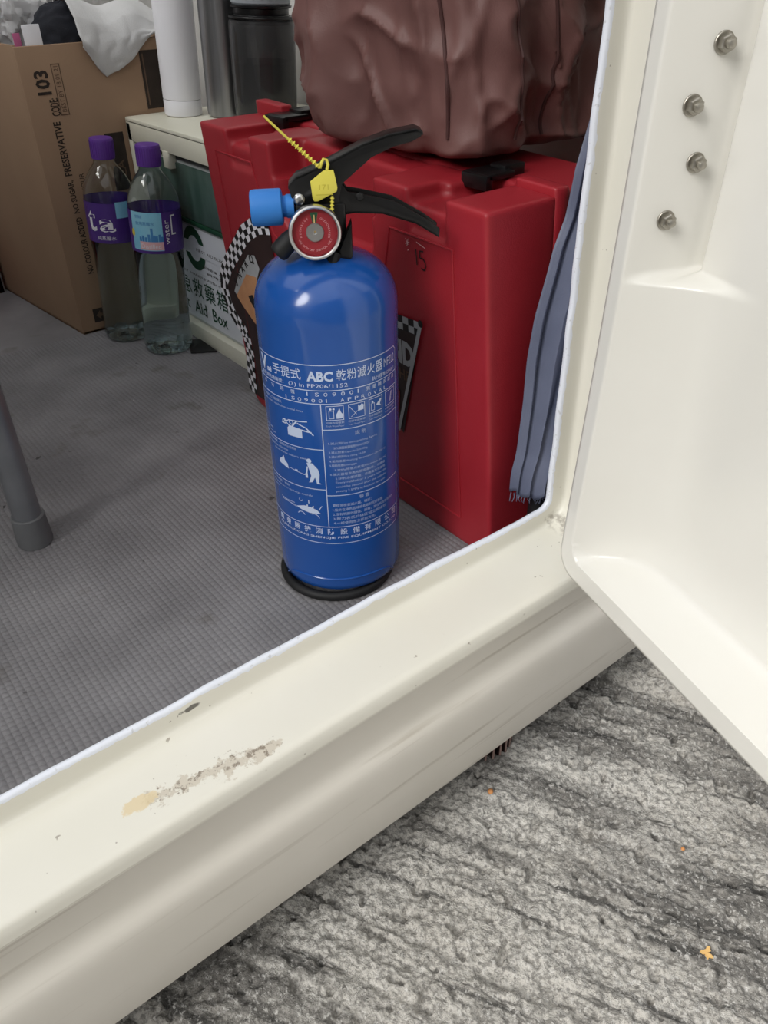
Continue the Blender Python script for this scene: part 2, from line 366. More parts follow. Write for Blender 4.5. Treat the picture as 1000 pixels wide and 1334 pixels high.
class P2:
    """flat print in (a, b), mapped onto a surface at the end"""
    def __init__(s): s.v = []; s.f = []
    def add(s, v, f):
        k = len(s.v); s.v += list(v); s.f += [tuple(i + k for i in q) for q in f]; return s
    def text(s, body, a0, a1, b0, b1, bold=0.0, rot=0):
        v, f = text_geo(body, bold)
        if not v: return s
        xs = [p[0] for p in v]; ys = [p[1] for p in v]; x0, x1, y0, y1 = min(xs), max(xs), min(ys), max(ys)
        if rot == 90:      # reads upwards
            return s.add([(a1 - (a1 - a0) * (p[1] - y0) / (y1 - y0), b0 + (b1 - b0) * (p[0] - x0) / (x1 - x0)) for p in v], f)
        return s.add([(a0 + (a1 - a0) * (p[0] - x0) / (x1 - x0), b0 + (b1 - b0) * (p[1] - y0) / (y1 - y0)) for p in v], f)
    def poly(s, pts):
        if len(pts) <= 4: return s.add(pts, [tuple(range(len(pts)))])
        return s.add(pts, [tuple(q) for q in tessellate_polygon([[Vector((a, b, 0)) for a, b in pts]])])
    def rect(s, a0, a1, b0, b1, n=1):
        for i in range(n):
            p, q = a0 + (a1 - a0) * i / n, a0 + (a1 - a0) * (i + 1) / n
            s.poly([(p, b0), (q, b0), (q, b1), (p, b1)])
        return s
    def line(s, p, q, w_, n=1):
        dx, dy = q[0] - p[0], q[1] - p[1]; L = math.hypot(dx, dy) or 1e-9; nx, ny = -dy / L * w_ / 2, dx / L * w_ / 2
        for i in range(n):
            t, u = i / n, (i + 1) / n
            a = (p[0] + dx * t, p[1] + dy * t); b = (p[0] + dx * u, p[1] + dy * u)
            s.poly([(a[0] + nx, a[1] + ny), (a[0] - nx, a[1] - ny), (b[0] - nx, b[1] - ny), (b[0] + nx, b[1] + ny)])
        return s
    def ring(s, ca, cb, r0, r1, t0=0, t1=360, n=24):
        for i in range(n):
            t, u = math.radians(t0 + (t1 - t0) * i / n), math.radians(t0 + (t1 - t0) * (i + 1) / n)
            s.poly([(ca + r0 * math.cos(t), cb + r0 * math.sin(t)), (ca + r1 * math.cos(t), cb + r1 * math.sin(t)),
                    (ca + r1 * math.cos(u), cb + r1 * math.sin(u)), (ca + r0 * math.cos(u), cb + r0 * math.sin(u))])
        return s
    def disc(s, ca, cb, r, n=20, k=1.0): return s.poly([(ca + r * math.cos(2 * math.pi * i / n), cb + k * r * math.sin(2 * math.pi * i / n)) for i in range(n)])
    def frame(s, a0, a1, b0, b1, w_, n=4):
        s.rect(a0, a1, b0, b0 + w_, n); s.rect(a0, a1, b1 - w_, b1, n); s.rect(a0, a0 + w_, b0, b1); s.rect(a1 - w_, a1, b0, b1); return s
    def build(s, name, m, to, parent=None, maxlen=None):
        if maxlen:
            me = bpy.data.meshes.new('t'); me.from_pydata([(a, b, 0) for a, b in s.v], [], s.f); bm = bmesh.new(); bm.from_mesh(me)
            bmesh.ops.triangulate(bm, faces=bm.faces)
            for _ in range(4):
                ed = [e for e in bm.edges if e.calc_length() > maxlen]
                if not ed: break
                bmesh.ops.subdivide_edges(bm, edges=ed, cuts=1); bmesh.ops.triangulate(bm, faces=bm.faces)
            bm.verts.index_update(); s.v = [(v.co.x, v.co.y) for v in bm.verts]; s.f = [tuple(v.index for v in q.verts) for q in bm.faces]
            bm.free(); bpy.data.meshes.remove(me)
        o = mesh(name, [to(*p) for p in s.v], s.f, m, parent, smooth=False); return o

def remesh_union(g, voxel, smooth_it, factor=0.5):
    """boxes fused into one moulded skin"""
    me = bpy.data.meshes.new('tmp'); me.from_pydata(g.v, [], g.f); me.update()
    o = bpy.data.objects.new('tmp', me); COL.objects.link(o)
    r = o.modifiers.new('r', 'REMESH'); r.mode = 'VOXEL'; r.voxel_size = voxel
    sm = o.modifiers.new('s', 'SMOOTH'); sm.factor = factor; sm.iterations = smooth_it
    dg = bpy.context.evaluated_depsgraph_get(); out = bpy.data.meshes.new_from_object(o.evaluated_get(dg))
    bpy.data.objects.remove(o); bpy.data.meshes.remove(me)
    return out

def get_co(me):
    a = np.empty(len(me.vertices) * 3); me.vertices.foreach_get('co', a); return a.reshape(-1, 3)
def set_co(me, a): me.vertices.foreach_set('co', a.ravel()); me.update()

def vnoise(x, y, seed):
    """smooth value noise, numpy"""
    rs = np.random.RandomState(seed); T = rs.rand(256, 256)
    xi = np.floor(x).astype(int); yi = np.floor(y).astype(int); fx = x - xi; fy = y - yi
    fx = fx * fx * (3 - 2 * fx); fy = fy * fy * (3 - 2 * fy)
    g = lambda i, j: T[i % 256, j % 256]
    return (g(xi, yi) * (1 - fx) + g(xi + 1, yi) * fx) * (1 - fy) + (g(xi, yi + 1) * (1 - fx) + g(xi + 1, yi + 1) * fx) * fy

def grid_mesh(name, P, m, parent=None, smooth=True, closed_u=False, angle=60):
    """P: array (nu, nv, 3)"""
    nu, nv = P.shape[:2]
    idx = np.arange(nu * nv).reshape(nu, nv)
    if closed_u: idx = np.vstack([idx, idx[:1]])
    q = np.stack([idx[:-1, :-1], idx[1:, :-1], idx[1:, 1:], idx[:-1, 1:]], -1).reshape(-1, 4)
    me = bpy.data.meshes.new(name); me.vertices.add(nu * nv); me.vertices.foreach_set('co', P.reshape(-1))
    me.loops.add(q.size); me.loops.foreach_set('vertex_index', q.reshape(-1))
    me.polygons.add(len(q)); me.polygons.foreach_set('loop_start', np.arange(0, q.size, 4)); me.polygons.foreach_set('loop_total', np.full(len(q), 4))
    me.update(calc_edges=True); me.validate()
    return link(name, me, m, parent, smooth, angle)

# ------------------------------------------------------------------ the setting
ZG = -0.155
def build_ground():
    st = 0.0014
    xs = np.arange(-0.16, 0.86, st); ys = np.arange(-0.10, 0.62, st)
    X, Y = np.meshgrid(xs, ys, indexing='ij')
    ca, sa = math.cos(GROOVE), math.sin(GROOVE)
    a = X * ca + Y * sa + 5; b = -X * sa + Y * ca + 5
    b2 = b + 0.012 * vnoise(a * 5, b * 5, 3)
    gr = vnoise(a * 1.6, b2 * 30, 1)
    groove = -0.0065 * np.clip((0.34 - gr) / 0.16, 0, 1) ** 1.2 + 0.0030 * (vnoise(a * 1.2, b2 * 16, 11) - .5)
    fine = -0.0026 * np.clip((0.36 - vnoise(a * 6, b2 * 90, 2)) / 0.2, 0, 1)
    lump = 0.004 * (vnoise(a * 14, b * 20, 4) - .5) + 0.0026 * (vnoise(a * 45, b * 60, 5) - .5)
    grain = 0.0040 * (vnoise(a * 150, b * 170, 6) - .5) + 0.0034 * (vnoise(a * 310, b * 320, 7) - .5)
    pit = -0.006 * np.clip((0.24 - vnoise(a * 110, b * 110, 8)) / .14, 0, 1)
    Z = ZG + groove + fine + lump + grain + pit
    o = grid_mesh('ground', np.stack([X, Y, Z], -1), 'concrete')
    tag(o, kind='structure')
    g = G(); g.box(-5, 5, -5, 5, ZG - 0.06, ZG - 0.012)
    tag(g.build('street', 'concrete'), kind='structure')
build_ground()

# unseen wall behind the camera, added to hold back low sky light
tag(G().box(-3.0, 3.0, -1.75, -1.50, ZG - .05, 1.9).build('wall_light_block', 'lightblock'), kind='structure')

# cabin shell
FY = 0.3755      # inner face of the door wall
tag(G().box(-2.0, 0.745, FY - 0.002, 1.80, -0.05, 0.0).build('floor', 'floor'), kind='structure')
fl = bpy.data.objects['floor']
def studs():
    p = 0.0056; h = 0.0009
    xs = np.arange(-0.10, 0.60, p); ys = np.arange(FY + .004, 1.22, p)
    n = len(xs) * len(ys); X, Y = np.meshgrid(xs, ys, indexing='ij'); c = np.stack([X.ravel(), Y.ravel()], -1)
    r0, r1 = p * .46, p * .2
    base = np.array([(-r0, -r0, 0), (r0, -r0, 0), (r0, r0, 0), (-r0, r0, 0), (-r1, -r1, h), (r1, -r1, h), (r1, r1, h), (-r1, r1, h)])
    V = np.zeros((n, 8, 3)); V[:] = base; V[:, :, :2] += c[:, None, :]
    V[:, :, 2] += 0.0001
    fb = np.array([(0, 1, 5, 4), (1, 2, 6, 5), (2, 3, 7, 6), (3, 0, 4, 7), (4, 5, 6, 7)])
    F = (fb[None] + (np.arange(n) * 8)[:, None, None]).reshape(-1, 4)
    me = bpy.data.meshes.new('stud_grid'); me.vertices.add(n * 8); me.vertices.foreach_set('co', V.reshape(-1))
    me.loops.add(F.size); me.loops.foreach_set('vertex_index', F.reshape(-1)); me.polygons.add(len(F))
    me.polygons.foreach_set('loop_start', np.arange(0, F.size, 4)); me.polygons.foreach_set('loop_total', np.full(len(F), 4))
    me.update(calc_edges=True)
    o = link('stud_grid', me, 'floor', fl, smooth=False); o['kind'] = 'stuff'
studs()
tag(G().box(0.745, 0.78, 0.345, 1.85, -0.05, 1.50).build('wall_right', 'lining'), kind='structure')
tag(G().box(-2.04, -2.0, 0.345, 1.85, -0.05, 1.50).build('wall_left', 'lining'), kind='structure')
tag(G().box(-2.0, 0.745, 1.80, 1.85, -0.05, 1.50).build('wall_back', 'lining'), kind='structure')
tag(G().box(-2.04, -.85, 0.345, 1.85, 1.50, 1.54).box(.55, 0.78, 0.345, 1.85, 1.50, 1.54).box(-.85, .55, .345, .64, 1.50, 1.54).box(-.85, .55, 1.50, 1.85, 1.50, 1.54).build('ceiling', 'lining'), kind='structure')  # slabs leave a roof opening, added to let more daylight into the cabin

# door frame: one profile swept along the sill, round the corner and up the jamb
def build_frame():
    JX, SZ, r0 = 0.4708, 0.0747, 0.008
    # (offset from opening, y at the sill, y at the jamb)
    prof = [(.0746, .3765, .3765), (.030, .3765, .3765), (.006, .3758, .3758), (.0012, .3752, .3752), (.0002, .3744, .3744), (.0, .3728, .3728), (.0004, .3712, .3712),
            (.0014, .3704, .3704), (.0035, .37, .37), (.008, .3699, .3699), (.0140, .3697, .3697), (.0170, .3692, .3692), (.0188, .3678, .3678), (.0195, .3655, .3655),
            (.0203, .352, .359), (.0215, .338, .354), (.0228, .324, .350), (.0235, .3155, .348), (.0243, .3130, .3465), (.0256, .3110, .3455), (.0275, .3097, .345), (.0330, .3086, .345), (.0385, .3080, .345)]
    path = [('s', x) for x in np.linspace(-1.95, JX - r0 - .0001, 330)] + [('c', t) for t in np.linspace(0, 1, 13)[1:-1]] + [('j', z) for z in np.linspace(SZ + r0, 1.46, 150)]
    P = np.zeros((len(path), len(prof), 3)); rim = np.zeros((len(path), len(prof)))
    for i, (k, t) in enumerate(path):
        for j, (s, ys, yj) in enumerate(prof):
            q = i * 0.01
            wob = 0.0012 * (mnoise.noise(Vector((t * 40 if k != 'c' else 3.3, 1.7 if k == 's' else 9.2, 0)))) + 0.0012 * mnoise.noise(Vector((t * 9, 4.4, 0)))
            ss = s + (wob if .0001 < .004 - s and s < .004 else 0)
            dent = 0.0012 * mnoise.noise(Vector((t * 6, 2.2, 0))) if s < .03 else 0
            if k == 's': p = (t, ys + dent, SZ - ss)
            elif k == 'c':
                ph = math.radians(-90 + 90 * t); p = (JX - r0 + (r0 + s) * math.cos(ph), ys + (yj - ys) * t, SZ + r0 + (r0 + s) * math.sin(ph))
            else: p = (JX + ss, yj, t)
            P[i, j] = p; rim[i, j] = s if j >= 3 else .02 + s
            if j < 3: rim[i, j] = 0.0 if j == 3 else .0
    o = grid_mesh('trim_1', P, 'frame', angle=80)
    at = o.data.attributes.new('rim', 'FLOAT', 'POINT'); at.data.foreach_set('value', rim.reshape(-1))
    tag(o, kind='structure')
    # skirt below the sill, straight along the vehicle
    sk = [(.3080, .0375), (.3084, .033), (.3086, .020), (.3084, .0080), (.3076, .0030), (.3058, -.0015), (.3034, -.0050), (.3012, -.0080), (.2997, -.0120), (.2986, -.018), (.2975, -.030), (.2966, -.055), (.2957, -.0815), (.2962, -.0837), (.2985, -.0842), (.300, -.082)]
    xs = np.linspace(-2.0, .95, 60)
    Q = np.array([[(x, y, z) for y, z in sk] for x in xs])
    tag(grid_mesh('wall_front', Q, 'skirt', angle=50), kind='structure')
    wf = bpy.data.objects['wall_front']
    sheet = G(); sheet.box(.5085, .95, .345, .3745, .02, 1.5); sheet.box(.455, .95, .309, .374, .012, .030); sheet.box(.502, .95, .309, .374, .012, .046); sheet.box(-2.04, .95, .345, .374, 1.44, 1.54); sheet.box(-2.04, -1.95, .309, .374, -.05, 1.5)
    sheet.build('body_panel', 'body', wf)
    under = G(); under.box(-2.0, .95, .3120, .3140, -.078, .03); under.box(-2.0, .95, .313, 1.85, -.078, -.052)
    under.build('underbody_panel', 'tyre', wf)
build_frame()

# open door: a moulded tray seen from its inner side
DP = Vector((0.4296, 0.3154, 0.0)); DU = Vector((-0.2761, -0.9611, 0)); DN = Vector((-0.9611, 0.2761, 0))
ZI0, ZI1, DEP, ZSTEP = 0.0588, 0.0765, 0.045, 0.309
def door_off(z): return float(np.interp(z, [.06, .108, .24, .348, .457, .8], [-.007, -.005, .0025, .007, .0105, .019]))
def door_n(u, z):
    """surface offset (0 at the lip, negative into the tray)"""
    ui = .0128; R = .014
    du, dz = u - ui, z - ZI1
    far = .60 - u; top = 1.25 - z
    if du <= 0 or dz <= 0 or far <= 0 or top <= 0: return 0.0
    # side wall depth, upper part steep, lower part a long scoop
    t = min(1, du / .0085); a_up = DEP * t + .011 * math.exp(-((du - .0125) / .0034) ** 2)
    t2 = min(1, du / .078); a_lo = DEP * (1 - (1 - t2) ** 2.6)
    k = min(1, max(0, (z - (ZSTEP - .004)) / .008)); k = k * k * (3 - 2 * k)
    a = a_lo + (a_up - a_lo) * k
    t3 = min(1, dz / .016); bz = DEP * (1 - (1 - t3) ** 1.6) + max(0, dz - .016) * .3
    if du < R and dz < R:
        d = R - math.hypot(R - du, R - dz)
        if d <= 0: return 0.0
        t4 = min(1, d / .012); bz = min(bz, DEP * t4 * 1.0)
    c = 1.4 * DEP * min(1, far / .02); e = 1.4 * DEP * min(1, top / .02)
    m_ = min(a, c, e)
    # smooth minimum of wall and bottom shelf
    s = .012; h = max(0, min(1, .5 + .5 * (m_ - bz) / s)); v = m_ * (1 - h) + bz * h - s * h * (1 - h)
    v = max(0.0, v)
    return -v
def door_pt(u, z, n): 
    q = DP + DU * (u + door_off(z) * max(0, 1 - u / .35)) + DN * n; return (q.x, q.y, z)
def build_door():
    us = np.concatenate([np.linspace(0, .0125, 7), np.linspace(.0131, .034, 36), np.linspace(.036, .10, 34), np.linspace(.105, .62, 40)])
    zs = np.concatenate([np.linspace(ZI0, ZI1, 9), np.linspace(ZI1 + .0006, ZI1 + .02, 18), np.linspace(ZI1 + .022, .295, 70), np.linspace(.297, .32, 24), np.linspace(.325, .52, 40), np.linspace(.54, 1.27, 30)])
    RO = .02; P = np.zeros((len(us), len(zs), 3))
    for i, u in enumerate(us):
        for j, z in enumerate(zs):
            uu, zz = u, z
            if u < RO and z < ZI0 + RO:     # rounded outer corner: squeeze the square onto the arc
                a, b = (RO - u) / RO, (ZI0 + RO - z) / RO
                m_ = max(a, b)
                if m_ > 0:
                    k = m_ / math.hypot(a, b); uu, zz = RO - a * k * RO, ZI0 + RO - b * k * RO
            P[i, j] = door_pt(uu, zz, door_n(uu, zz))
    root = empty('door_1', tuple(DP), 0, kind='structure')
    P -= np.array(DP)
    o = grid_mesh('door_tray', P, 'door', root, angle=70)
    md = o.modifiers.new('thickness', 'SOLIDIFY'); md.thickness = .006; md.offset = 1 if False else -1
    # make sure the sheet thickens away from the cabin side
    nrm = o.data.polygons[len(o.data.polygons) // 2].normal
    if nrm.dot(DN) < 0: o.data.flip_normals()
    # bolts of the hinge on the side wall
    for nb, zb, sc in ((-.0346, .4367, .86), (-.0234, .4064, .86), (-.0327, .3756, .84), (-.0211, .3434, .84)):
        u = .0128 + .0085 * (-nb / DEP); c = Vector(door_pt(u, zb, nb)) - DP
        ax = (DU + DN * .19).normalized()
        b = empty('hinge_bolt', tuple(c)); b.parent = root
        G().lathe([(.0066 * sc, 0), (.0069 * sc, .0004), (.0069 * sc, .0011), (.0064 * sc, .0015), (.003, .0015)], 28, axis=((0, 0, 0), ax)).build('washer', 'zinc', b)
        q = Vector((0, 0, 1)).rotation_difference(ax); g = G(); hexr = .0056 * sc
        g.lathe([(hexr * .93, .0014), (hexr, .0020), (hexr, .0054), (hexr * .86, .0062), (.0026, .0062)], 6, axis=((0, 0, 0), ax)); g.build('nut', 'zinc', b, smooth=False)
        G().lathe([(.0031 * sc, .006), (.0031 * sc, .0084), (.0026 * sc, .0094), (.0012, .0099), (.0, .01)], 18, axis=((0, 0, 0), ax)).build('stud', 'zinc', b)
    for zc in (.39, 1.0):     # hinge leaf and arm on the hidden outer side
        g = G(); a = Vector(door_pt(.0, zc, -.03)) - DP; e = Vector((.515, .345, zc)) - DP
        g.tube([tuple(a), tuple(a * .6 + e * .4 + Vector((.012, -.012, 0))), tuple(e)], .006, 10)
        g.build('hinge_arm', 'zinc', root)
build_door()

# ------------------------------------------------------------------ fire extinguisher
def build_extinguisher():
    R_ = .0555
    t = empty('fire_extinguisher', (.336, .502, 0.0), math.atan2(-.5562, .831),
              'blue portable dry powder fire extinguisher with white printed label standing inside the doorway', 'extinguisher')
    prof = [(.0475, .0095), (.052, .0098), (.0545, .012), (.0555, .017)] + [(R_, z) for z in np.linspace(.03, .256, 20)]
    for k in range(1, 19):
        x = k / 19; zz = .256 + .044 * x; prof.append((R_ * (1 - x ** 2.35) ** (1 / 2.35), zz))
    prof += [(.0165, .3005), (.0160, .304)]
    body = G().lathe(prof, 96).build('cylinder_body', 'blue', t, angle=60)
    # pressed arch in the foot
    arch = G()
    pts = []
    for i in range(25):
        th = math.radians(-62 + 118 * i / 24); e = abs(i - 12) / 12
        z = .0245 - .010 * e ** 6
        pts.append(((R_ + .0002) * math.sin(th), -(R_ + .0002) * math.cos(th), z))
    arch.tube(pts, .0009, 8); arch.build('foot_crease', 'blue', body)
    ring = G(); pts = []
    for i in range(64):
        a = 2 * math.pi * i / 64; pts.append((-.0045 + .0492 * math.cos(a), -.0058 + .0492 * math.sin(a), .0045))
    pts += pts[:2]
    ring.tube(pts, .0044, 12, cap=False); tag(ring.build('foot_ring', 'blackmatte', t), 'black rubber foot ring')
    G().lathe([(.0185, .2985), (.0195, .300), (.0195, .308), (.0175, .3095), (.015, .3095)], 36).build('neck_collar', 'black', t)
    # valve block
    v = G(); v.box(-.0185, .018, -.0105, .0105, .306, .334); vb = v.build('valve_block', 'black', t, bevel=.002)
    v = G(); v.prism([(.0216, .3240), (.0216, .2975), (.0145, .2925), (.0085, .292), (.0075, .297), (.0125, .304)], -.019, -.008); v.build('support_leg', 'black', t, bevel=.0015)
    v = G(); v.tube([(-.017, -.013, .3155), (-.024, -.016, .3105), (-.031, -.018, .3042), (-.0335, -.0185, .302)], [.006, .0072, .0074, .0062], 16); v.build('drain_knob', 'blackmatte', t, bevel=.001)
    v = G(); v.tube([(.009, -.018, .301), (.0065, -.021, .2955), (.0055, -.024, .2925)], [.0042, .005, .0038], 10); v.build('bracket_foot', 'blackmatte', t)
    # levers: pressed channels, side plates plus a rolled top
    up = [(-.0219, .3462), (-.016, .3521), (.0049, .3599), (.0315, .3719), (.0501, .3776), (.0686, .3804), (.0734, .3783), (.0719, .3755), (.0655, .3723), (.0532, .3697), (.0376, .3633), (.0266, .3547), (.016, .3464), (.0125, .3319), (-.0151, .3292), (-.0191, .3342)]
    g = G(); g.prism(up, -.0092, -.0074); g.prism(up, .0074, .0092)
    top = up[:7]; roll = [(a, b + .0004) for a, b in top] + [(a, b - .0022) for a, b in reversed(top)]
    g.prism(roll, -.0092, .0092)
    lev = g.build('squeeze_lever', 'black', t, bevel=.0006)
    lo_ = [(.0107, .3283), (.015, .3485), (.0195, .3411), (.0304, .3391), (.0528, .3336), (.0752, .3209), (.0866, .3128), (.0862, .3061), (.069, .3168), (.0444, .3248), (.0239, .3261), (.0155, .3249)]
    g = G(); g.prism(lo_, -.0088, -.0070); g.prism(lo_, .0070, .0088)
    bot = lo_[7:]; g.prism([(a, b) for a, b in bot] + [(a, b + .0022) for a, b in reversed(bot)], -.0088, .0088)
    g.build('carry_handle', 'black', t, bevel=.0006)
    G().lathe([(.0038, 0), (.0042, .0008), (.0032, .002), (.0018, .0026), (0, .0028)], 20, axis=((-.0148, -.0092, .3372), (0, -1, 0))).build('rivet', 'chrome', t)
    G().lathe([(.0026, 0), (.003, .0006), (.0022, .0016), (0, .002)], 16, axis=((.0285, -.0086, .3375), (0, -1, 0))).build('rivet', 'blackmatte', t)
    # discharge nozzle
    g = G(); ax = ((-.0268, -.004, .3315), (-1, 0, -.015))
    g.lathe([(.0100, 0), (.0122, .0008), (.0126, .0022), (.0126, .0195), (.0122, .0222), (.0112, .0228), (.0090, .0228), (.0088, .012), (0, .012)], 40, axis=ax)
    nz = g.build('discharge_nozzle', 'nozzle', t)
    G().lathe([(.0082, 0), (.0082, .005), (.0074, .006), (.0072, .0085)], 28, axis=((-.0188, -.004, .3317), (-1, 0, 0))).build('nozzle_stem', 'nozzle', nz)
    # pressure gauge
    c = Vector((-.0050, -.0225, .3183)); ga = empty('pressure_gauge', tuple(c)); ga.parent = t
    fw = Vector((.01, -1, .12)).normalized()
    G().lathe([(.0075, -.010), (.0075, 0), (.016, .0005), (.0172, .002)], 40, axis=((0, 0, 0), fw)).build('gauge_back', 'chrome', ga)
    G().lathe([(.0168, .0005), (.0184, .001), (.0188, .003), (.0188, .0068), (.0182, .0082), (.0170, .0086), (.0162, .008), (.0160, .0055)], 64, cap=False, axis=((0, 0, 0), fw)).build('bezel', 'chrome', ga)
    q = Vector((0, 0, 1)).rotation_difference(fw); uu = Vector((1, 0, 0)); uu = (uu - fw * uu.dot(fw)).normalized(); vv = uu.cross(fw) * -1
    if vv.z < 0: vv = -vv
    def on(d): return lambda a, b: tuple(uu * a + vv * b + fw * d)
    P2().disc(0, 0, .0164, 48).build('dial', 'dialred', on(.0040), ga)
    P2().ring(0, 0, .0066, .0135, 78, 102, 8).build('green_band', 'dialgreen', on(.0042), ga)
    P2().poly([(-.0006, 0), (.0006, 0), (.0004, .0118), (-.0004, .0118)]).build('needle', 'gold', on(.0048), ga)
    G().lathe([(.0064, .0042), (.0064, .0050), (.0060, .0054), (.0014, .0054), (.0012, .0046), (0, .0046)], 36, axis=((0, 0, 0), fw)).build('hub', 'chrome', ga)
    p = P2()
    def arc_text(s_, r, a0, a1, h):
        for i, ch in enumerate(s_):
            a = math.radians(a0 + (a1 - a0) * i / (len(s_) - 1))
            if ch == ' ': continue
            v_, f_ = text_geo(ch)
            xs = [k[0] for k in v_]; cx_ = (min(xs) + max(xs)) / 2
            d = a - math.pi / 2 if a0 > a1 else a + math.pi / 2
            p.add([(r * math.cos(a) + h * ((k[0] - cx_) * math.cos(d) - (k[1] - .35) * math.sin(d)), r * math.sin(a) + h * ((k[0] - cx_) * math.sin(d) + (k[1] - .35) * math.cos(d))) for k in v_], f_)
    arc_text('USE WITH DRY CHEMICAL ONLY', .0122, 205, 335, .0019)
    arc_text('RECHARGE', .0103, 195, 118, .0020); arc_text('OVERCHARGED', .0103, 62, -20, .0020)
    p.build('dial_lettering', 'labelpink', on(.0042), ga)
    G().lathe([(.0160, .0060), (.0158, .0066), (.012, .0075), (.006, .0080), (0, .0082)], 40, cap=False, axis=((0, 0, 0), fw)).build('gauge_window', 'glass', ga)
    # yellow seal
    tagp = [(-.006, .3501), (.0035, .3568), (.0105, .3571), (.0118, .3510), (.0127, .3454), (.0121, .3428), (-.0015, .3366), (-.0040, .3366), (-.0051, .3385)]
    g = G(); g.prism(tagp, -.0145, -.0130); sl_ = g.build('security_seal', 'yellow', t, bevel=.0004)
    p = P2(); p.text('171', .000, .0065, .3445, .3478); p.rect(-.0028, .0095, .3408, .3413)
    p.build('seal_emboss', 'yellowmark', lambda a, b: (a, -.01465, b), sl_)
    g = G(); g.tube([(.0012, -.0135, .3585), (.0024, -.013, .3615), (.0040, -.0122, .3640), (.0062, -.0115, .3632), (.0070, -.0118, .3602), (.0060, -.0128, .3570)], .0011, 10); g.build('seal_loop', 'yellow', sl_)
    g = G(); a, b = Vector((.0012, -.0140, .3588)), Vector((-.0335, -.022, .3935))
    g.tube([tuple(a), tuple(a * .5 + b * .5 + Vector((.0003, 0, -.0006))), tuple(b)], [.0010, .0009, .0008], 8)
    for k in range(9):
        f_ = .05 + .062 * k; c_ = a + (b - a) * f_
        g.lathe([(.0, -.0013), (.0019, 0), (.0, .0013)], 8, axis=(tuple(c_), (b - a)))
    g.build('seal_strap', 'yellow', sl_)
    g = G(); a, b = Vector((.0088, -.0125, .3395)), Vector((.0076, -.0125, .3245)); g.tube([tuple(a), tuple(b)], .0009, 8)
    for k in range(6): g.lathe([(.0, -.0012), (.0017, 0), (.0, .0012)], 8, axis=(tuple(a + (b - a) * (.1 + .16 * k)), (b - a)))
    g.build('seal_strap', 'yellow', sl_)
    # printed label, wrapped round the cylinder
    def wrap(off): return lambda s_, z: ((R_ + off) * math.sin(s_ / R_), -(R_ + off) * math.cos(s_ / R_), z)
    A0, A1, DV = -.0752, .0640, -.0092
    ln = P2(); W_ = .00065
    Z = dict(top=.2300, l2=.2093, l3=.198, icon=.1756, l1=.1575, l2b=.1196, rt=.1139, bot=.0819, fin=.0645)
    for z in (Z['top'], Z['l2'], Z['l3'], Z['bot'], Z['fin']): ln.rect(A0 + (.003 if z in (Z['top'], Z['fin']) else 0), A1 - (.003 if z in (Z['top'], Z['fin']) else 0), z - W_ / 2, z + W_ / 2, 40)
    for z in (Z['l1'], Z['l2b']): ln.rect(A0, DV, z - W_ / 2, z + W_ / 2, 20)
    for z in (Z['icon'], Z['rt']): ln.rect(DV, A1, z - W_ / 2, z + W_ / 2, 20)
    ln.rect(DV - W_ / 2, DV + W_ / 2, Z['bot'], Z['l3']); ln.rect(A0 - W_ / 2, A0 + W_ / 2, Z['fin'] + .003, Z['top'] - .003); ln.rect(A1 - W_ / 2, A1 + W_ / 2, Z['fin'] + .003, Z['top'] - .003)
    for a, b, c_, d in ((A0, Z['top'] - .003, A0 + .003, Z['top']), (A1, Z['top'] - .003, A1 - .003, Z['top']), (A0, Z['fin'] + .003, A0 + .003, Z['fin']), (A1, Z['fin'] + .003, A1 - .003, Z['fin'])): ln.line((a, b), (c_, d), W_)
    # title block
    ln.text('V', -.0690, -.0590, .2160, .2280, .04); ln.text('si', -.0585, -.0525, .2165, .2210, .02)
    for k, ch in enumerate('手提式'): ln.text(ch, -.0505 + .0094 * k, -.0505 + .0094 * k + .0086, .2172, .2262, .004)
    ln.text('ABC', -.0185, .0015, .2168, .2252, .035)
    for k, ch in enumerate('乾粉滅火器'): ln.text(ch, .0042 + .0082 * k, .0042 + .0082 * k + .0074, .2172, .2262, .004)
    ln.text('MFZL2', .0462, .0610, .2182, .2250, .0)
    ln.text('香港消防處編號：', -.0690, -.0395, .2112, .2146); ln.text('(3) in FP206/1152', -.0345, .0125, .2106, .2148)
    ln.text('執行標準:GB4351', .0330, .0605, .2110, .2146)
    for k, ch in enumerate('本公司獲'): ln.text(ch, -.0655 + .0108 * k, -.0655 + .0108 * k + .0036, .2046, .2080)
    for k, ch in enumerate('ISO9001'): ln.text(ch, -.0195 + .0066 * k, -.0195 + .0066 * k + (.0008 if ch in 'I1' else .003), .2046, .2078)
    for k, ch in enumerate('質量體系認證'): ln.text(ch, .0275 + .0058 * k, .0275 + .0058 * k + .0036, .2046, .2080)
    for k, ch in enumerate('ISO9001 APPROVAL'):
        if ch != ' ': ln.text(ch, -.0385 + .0056 * k, -.0385 + .0056 * k + (.0008 if ch in 'I1' else .0030), .1994, .2024)
    for k, ch in enumerate('廣東勝捷消防設備有限公司'): ln.text(ch, -.0640 + .0107 * k, -.0640 + .0107 * k + .0062, .0738, .0802, .008)
    ln.text('GUANGDONG SHENGJIE FIRE EQUIPMENT CO.,LTD', -.0640, .0600, .0690, .0718, .012)
    # three instruction pictures on the left
    ln.poly([(-.0398, .1662), (-.0262, .1662), (-.0262, .1728), (-.0278, .1746), (-.0382, .1746), (-.0398, .1728)])
    ln.line((-.0385, .1752), (-.0180, .1725), .0011); ln.line((-.0385, .1800), (-.0210, .1818), .0009); ln.line((-.0455, .1760), (-.0385, .1795), .0009); ln.line((-.0350, .1750), (-.0300, .1810), .0012); ln.line((-.0440, .1800), (-.0385, .1755), .0008)
